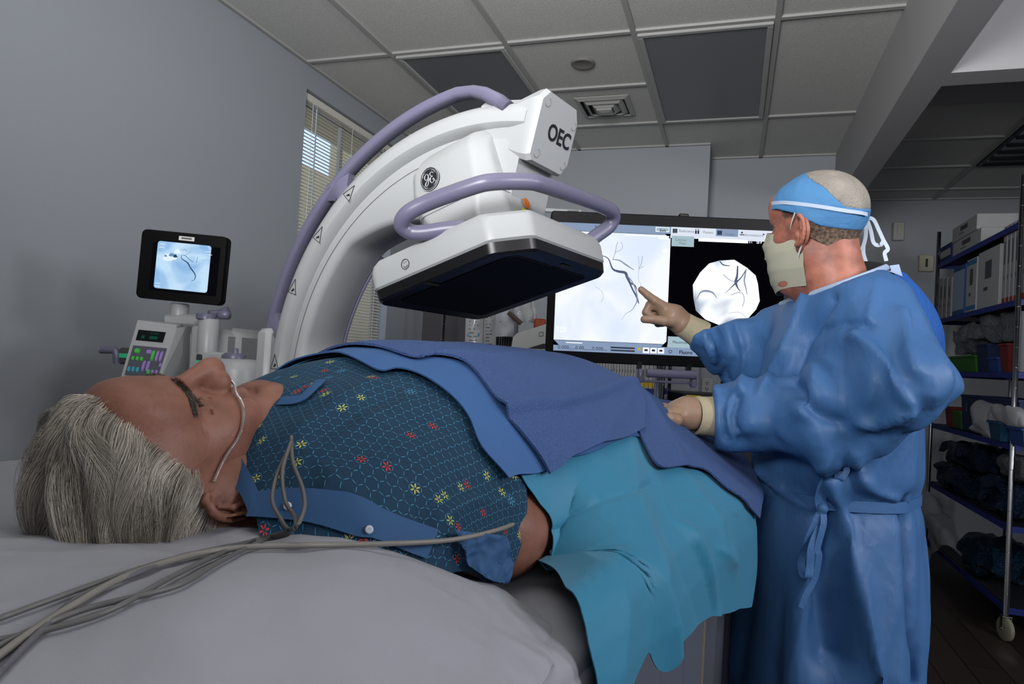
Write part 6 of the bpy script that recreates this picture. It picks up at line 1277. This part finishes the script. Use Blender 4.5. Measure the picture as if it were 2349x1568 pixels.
bin_(2266, 2292, zz-.0, .10, mat('bin_teal', '#14486a', .5), 'small teal tub in front of the slotted basket', vref=980, dep=.06); bin_(2312, 2346, zz-.0, .09, bb_, 'bright blue tub next to the near rack post', vref=990, dep=.06); RX += .05
navyf = mat('film_navy', '#162c48', .3, bump=(18, .8, 'crumple', .02)); zz = ZR[1]+.006
blob('wrapped_pack', 2140, 2225, zz, .16, navyf, 'dark blue film-wrapped pack at the far end of the fifth rack shelf', 'wrapped pack', 1080, .35, 21); blob('wrapped_pack', 2150, 2240, zz+.165, .14, navyf, 'dark blue wrapped pack lying on top of another near the surgeon', 'wrapped pack', 1040, .33, 23); blob('wrapped_pack', 2232, 2322, zz, .20, navyf, 'large dark blue wrapped pack near the front of the fifth shelf', 'wrapped pack', 1120, .35, 25); blob('plastic_bag', 2270, 2345, zz+.205, .12, film, 'pale crumpled bag over the dark wrapped pack by the near post', 'bag', 1060, .2, 27)
zz = ZR[0]+.006; blob('wrapped_pack', 2190, 2260, zz, .20, mat('film_teal', '#0c2f48', .3, bump=(18, .8, 'crumple', .02)), 'teal wrapped pack on the bottom rack shelf', 'wrapped pack', 1250, .3, 31)
# white sheet trailing over the bottom shelf
cg = [[(2100, 1105, 4.9), (2130, 1130, 4.7), (2160, 1160, 4.6)], [(2110, 1150, 4.7), (2150, 1180, 4.5), (2185, 1195, 4.4)], [(2120, 1180, 4.6), (2165, 1215, 4.3), (2200, 1240, 4.2)], [(2140, 1270, 4.5), (2170, 1250, 4.2), (2228, 1292, 4.1)]]
G = surf([[P(*q) for q in r] for r in cg], 50, 40); G = G+gnorm(G)*(facet(G*9)*.02+noise3(G*14)*.012)[..., None]; mb = MB(); solid(mb, G, .004); tag(mb.build('crumpled_sheet', cl_, smooth=True), 'crumpled white sheet spilling over the lowest rack shelf', 'sheet')
# lead skirt panels under the drape on the near side of the table
pv = mat('skirt_grey', '#565a66', .5, bump=(200, .1, 'noise', .001)); pip = mat('skirt_piping', '#6b655b', .6)
def skirt(ua, ub, t_, m, lab, piping=(True, True), wave=.01, ztop=.93, zbot=.22):
    sa, sb = (PT(ua, 1500, t_)-TO)@TA, (PT(ub, 1500, t_)-TO)@TA; n = 24; G = np.zeros((12, n, 3))
    for i, z in enumerate(np.linspace(ztop, zbot, 12)):
        for j in range(n): s = sa+(sb-sa)*j/(n-1); G[i, j] = T(s, t_+wave*math.sin(j*.7+ua), z)
    mb = MB(); solid(mb, G, .006); o = mb.build('shield_panel', m, smooth=True); tag(o, lab, 'shield panel', 'lead shield panels hanging from the table')
    for k, on in ((0, piping[0]), (-1, piping[1])):
        if on: mb = MB(); mb.tube(G[:, k], .0065, 8); mb.build('piping', pip, o, smooth=True)
skirt(1462, 1596, .285, pv, 'wide grey shield panel hanging below the cyan drape'); skirt(1614, 1656, .285, pv, 'narrow grey shield panel right of the wide one', (True, False), .016); skirt(1672, 1720, .27, mat('skirt_dark', '#2b2f3a', .5), "dark shield panel beside the surgeon's gown", (True, False))  # the last panel has a darker blue-grey colour
# ================================================================== light
def area(name, loc, aim, size, power, col='#ffffff', sy=None, spread=None):
    l = bpy.data.lights.new(name, 'AREA'); l.energy = power; l.size = size; l.color = lin(col)[:3]
    if sy: l.shape = 'RECTANGLE'; l.size_y = sy
    if spread: l.spread = math.radians(spread)
    o = bpy.data.objects.new(name, l); COL.objects.link(o); o.location = loc; d = Vector(aim)-Vector(loc); o.rotation_euler = d.to_track_quat('-Z', 'Y').to_euler(); return o
area('softbox_key', (2.25, -.15, 2.2), (-1.2, 1.6, 1.35), .55, 38, '#fbfaff')
area('softbox_side', (2.6, 1.1, 2.0), (.0, 1.7, 1.4), .5, 24, '#f4f6ff')
area('added_fill', (.7, -1.2, 2.1), (-.2, 1.2, 1.0), 1.0, 6.5, '#f6f6ff')  # unseen fill light, added to brighten the sheet and drape
area('softbox_bounce', (-.4, -.4, 1.9), (-.5, 1.5, 2.77), .8, 44, '#fdfdff', spread=110)
w = bpy.data.worlds.new('world'); S.world = w; w.use_nodes = True; bg = w.node_tree.nodes['Background']; bg.inputs[0].default_value = lin('#a3b9dd'); bg.inputs[1].default_value = 2.1
S.view_settings.view_transform = 'Standard'; S.view_settings.look = 'None'; S.view_settings.gamma = 1; S.view_settings.exposure = 0; S.view_settings.use_curve_mapping = False
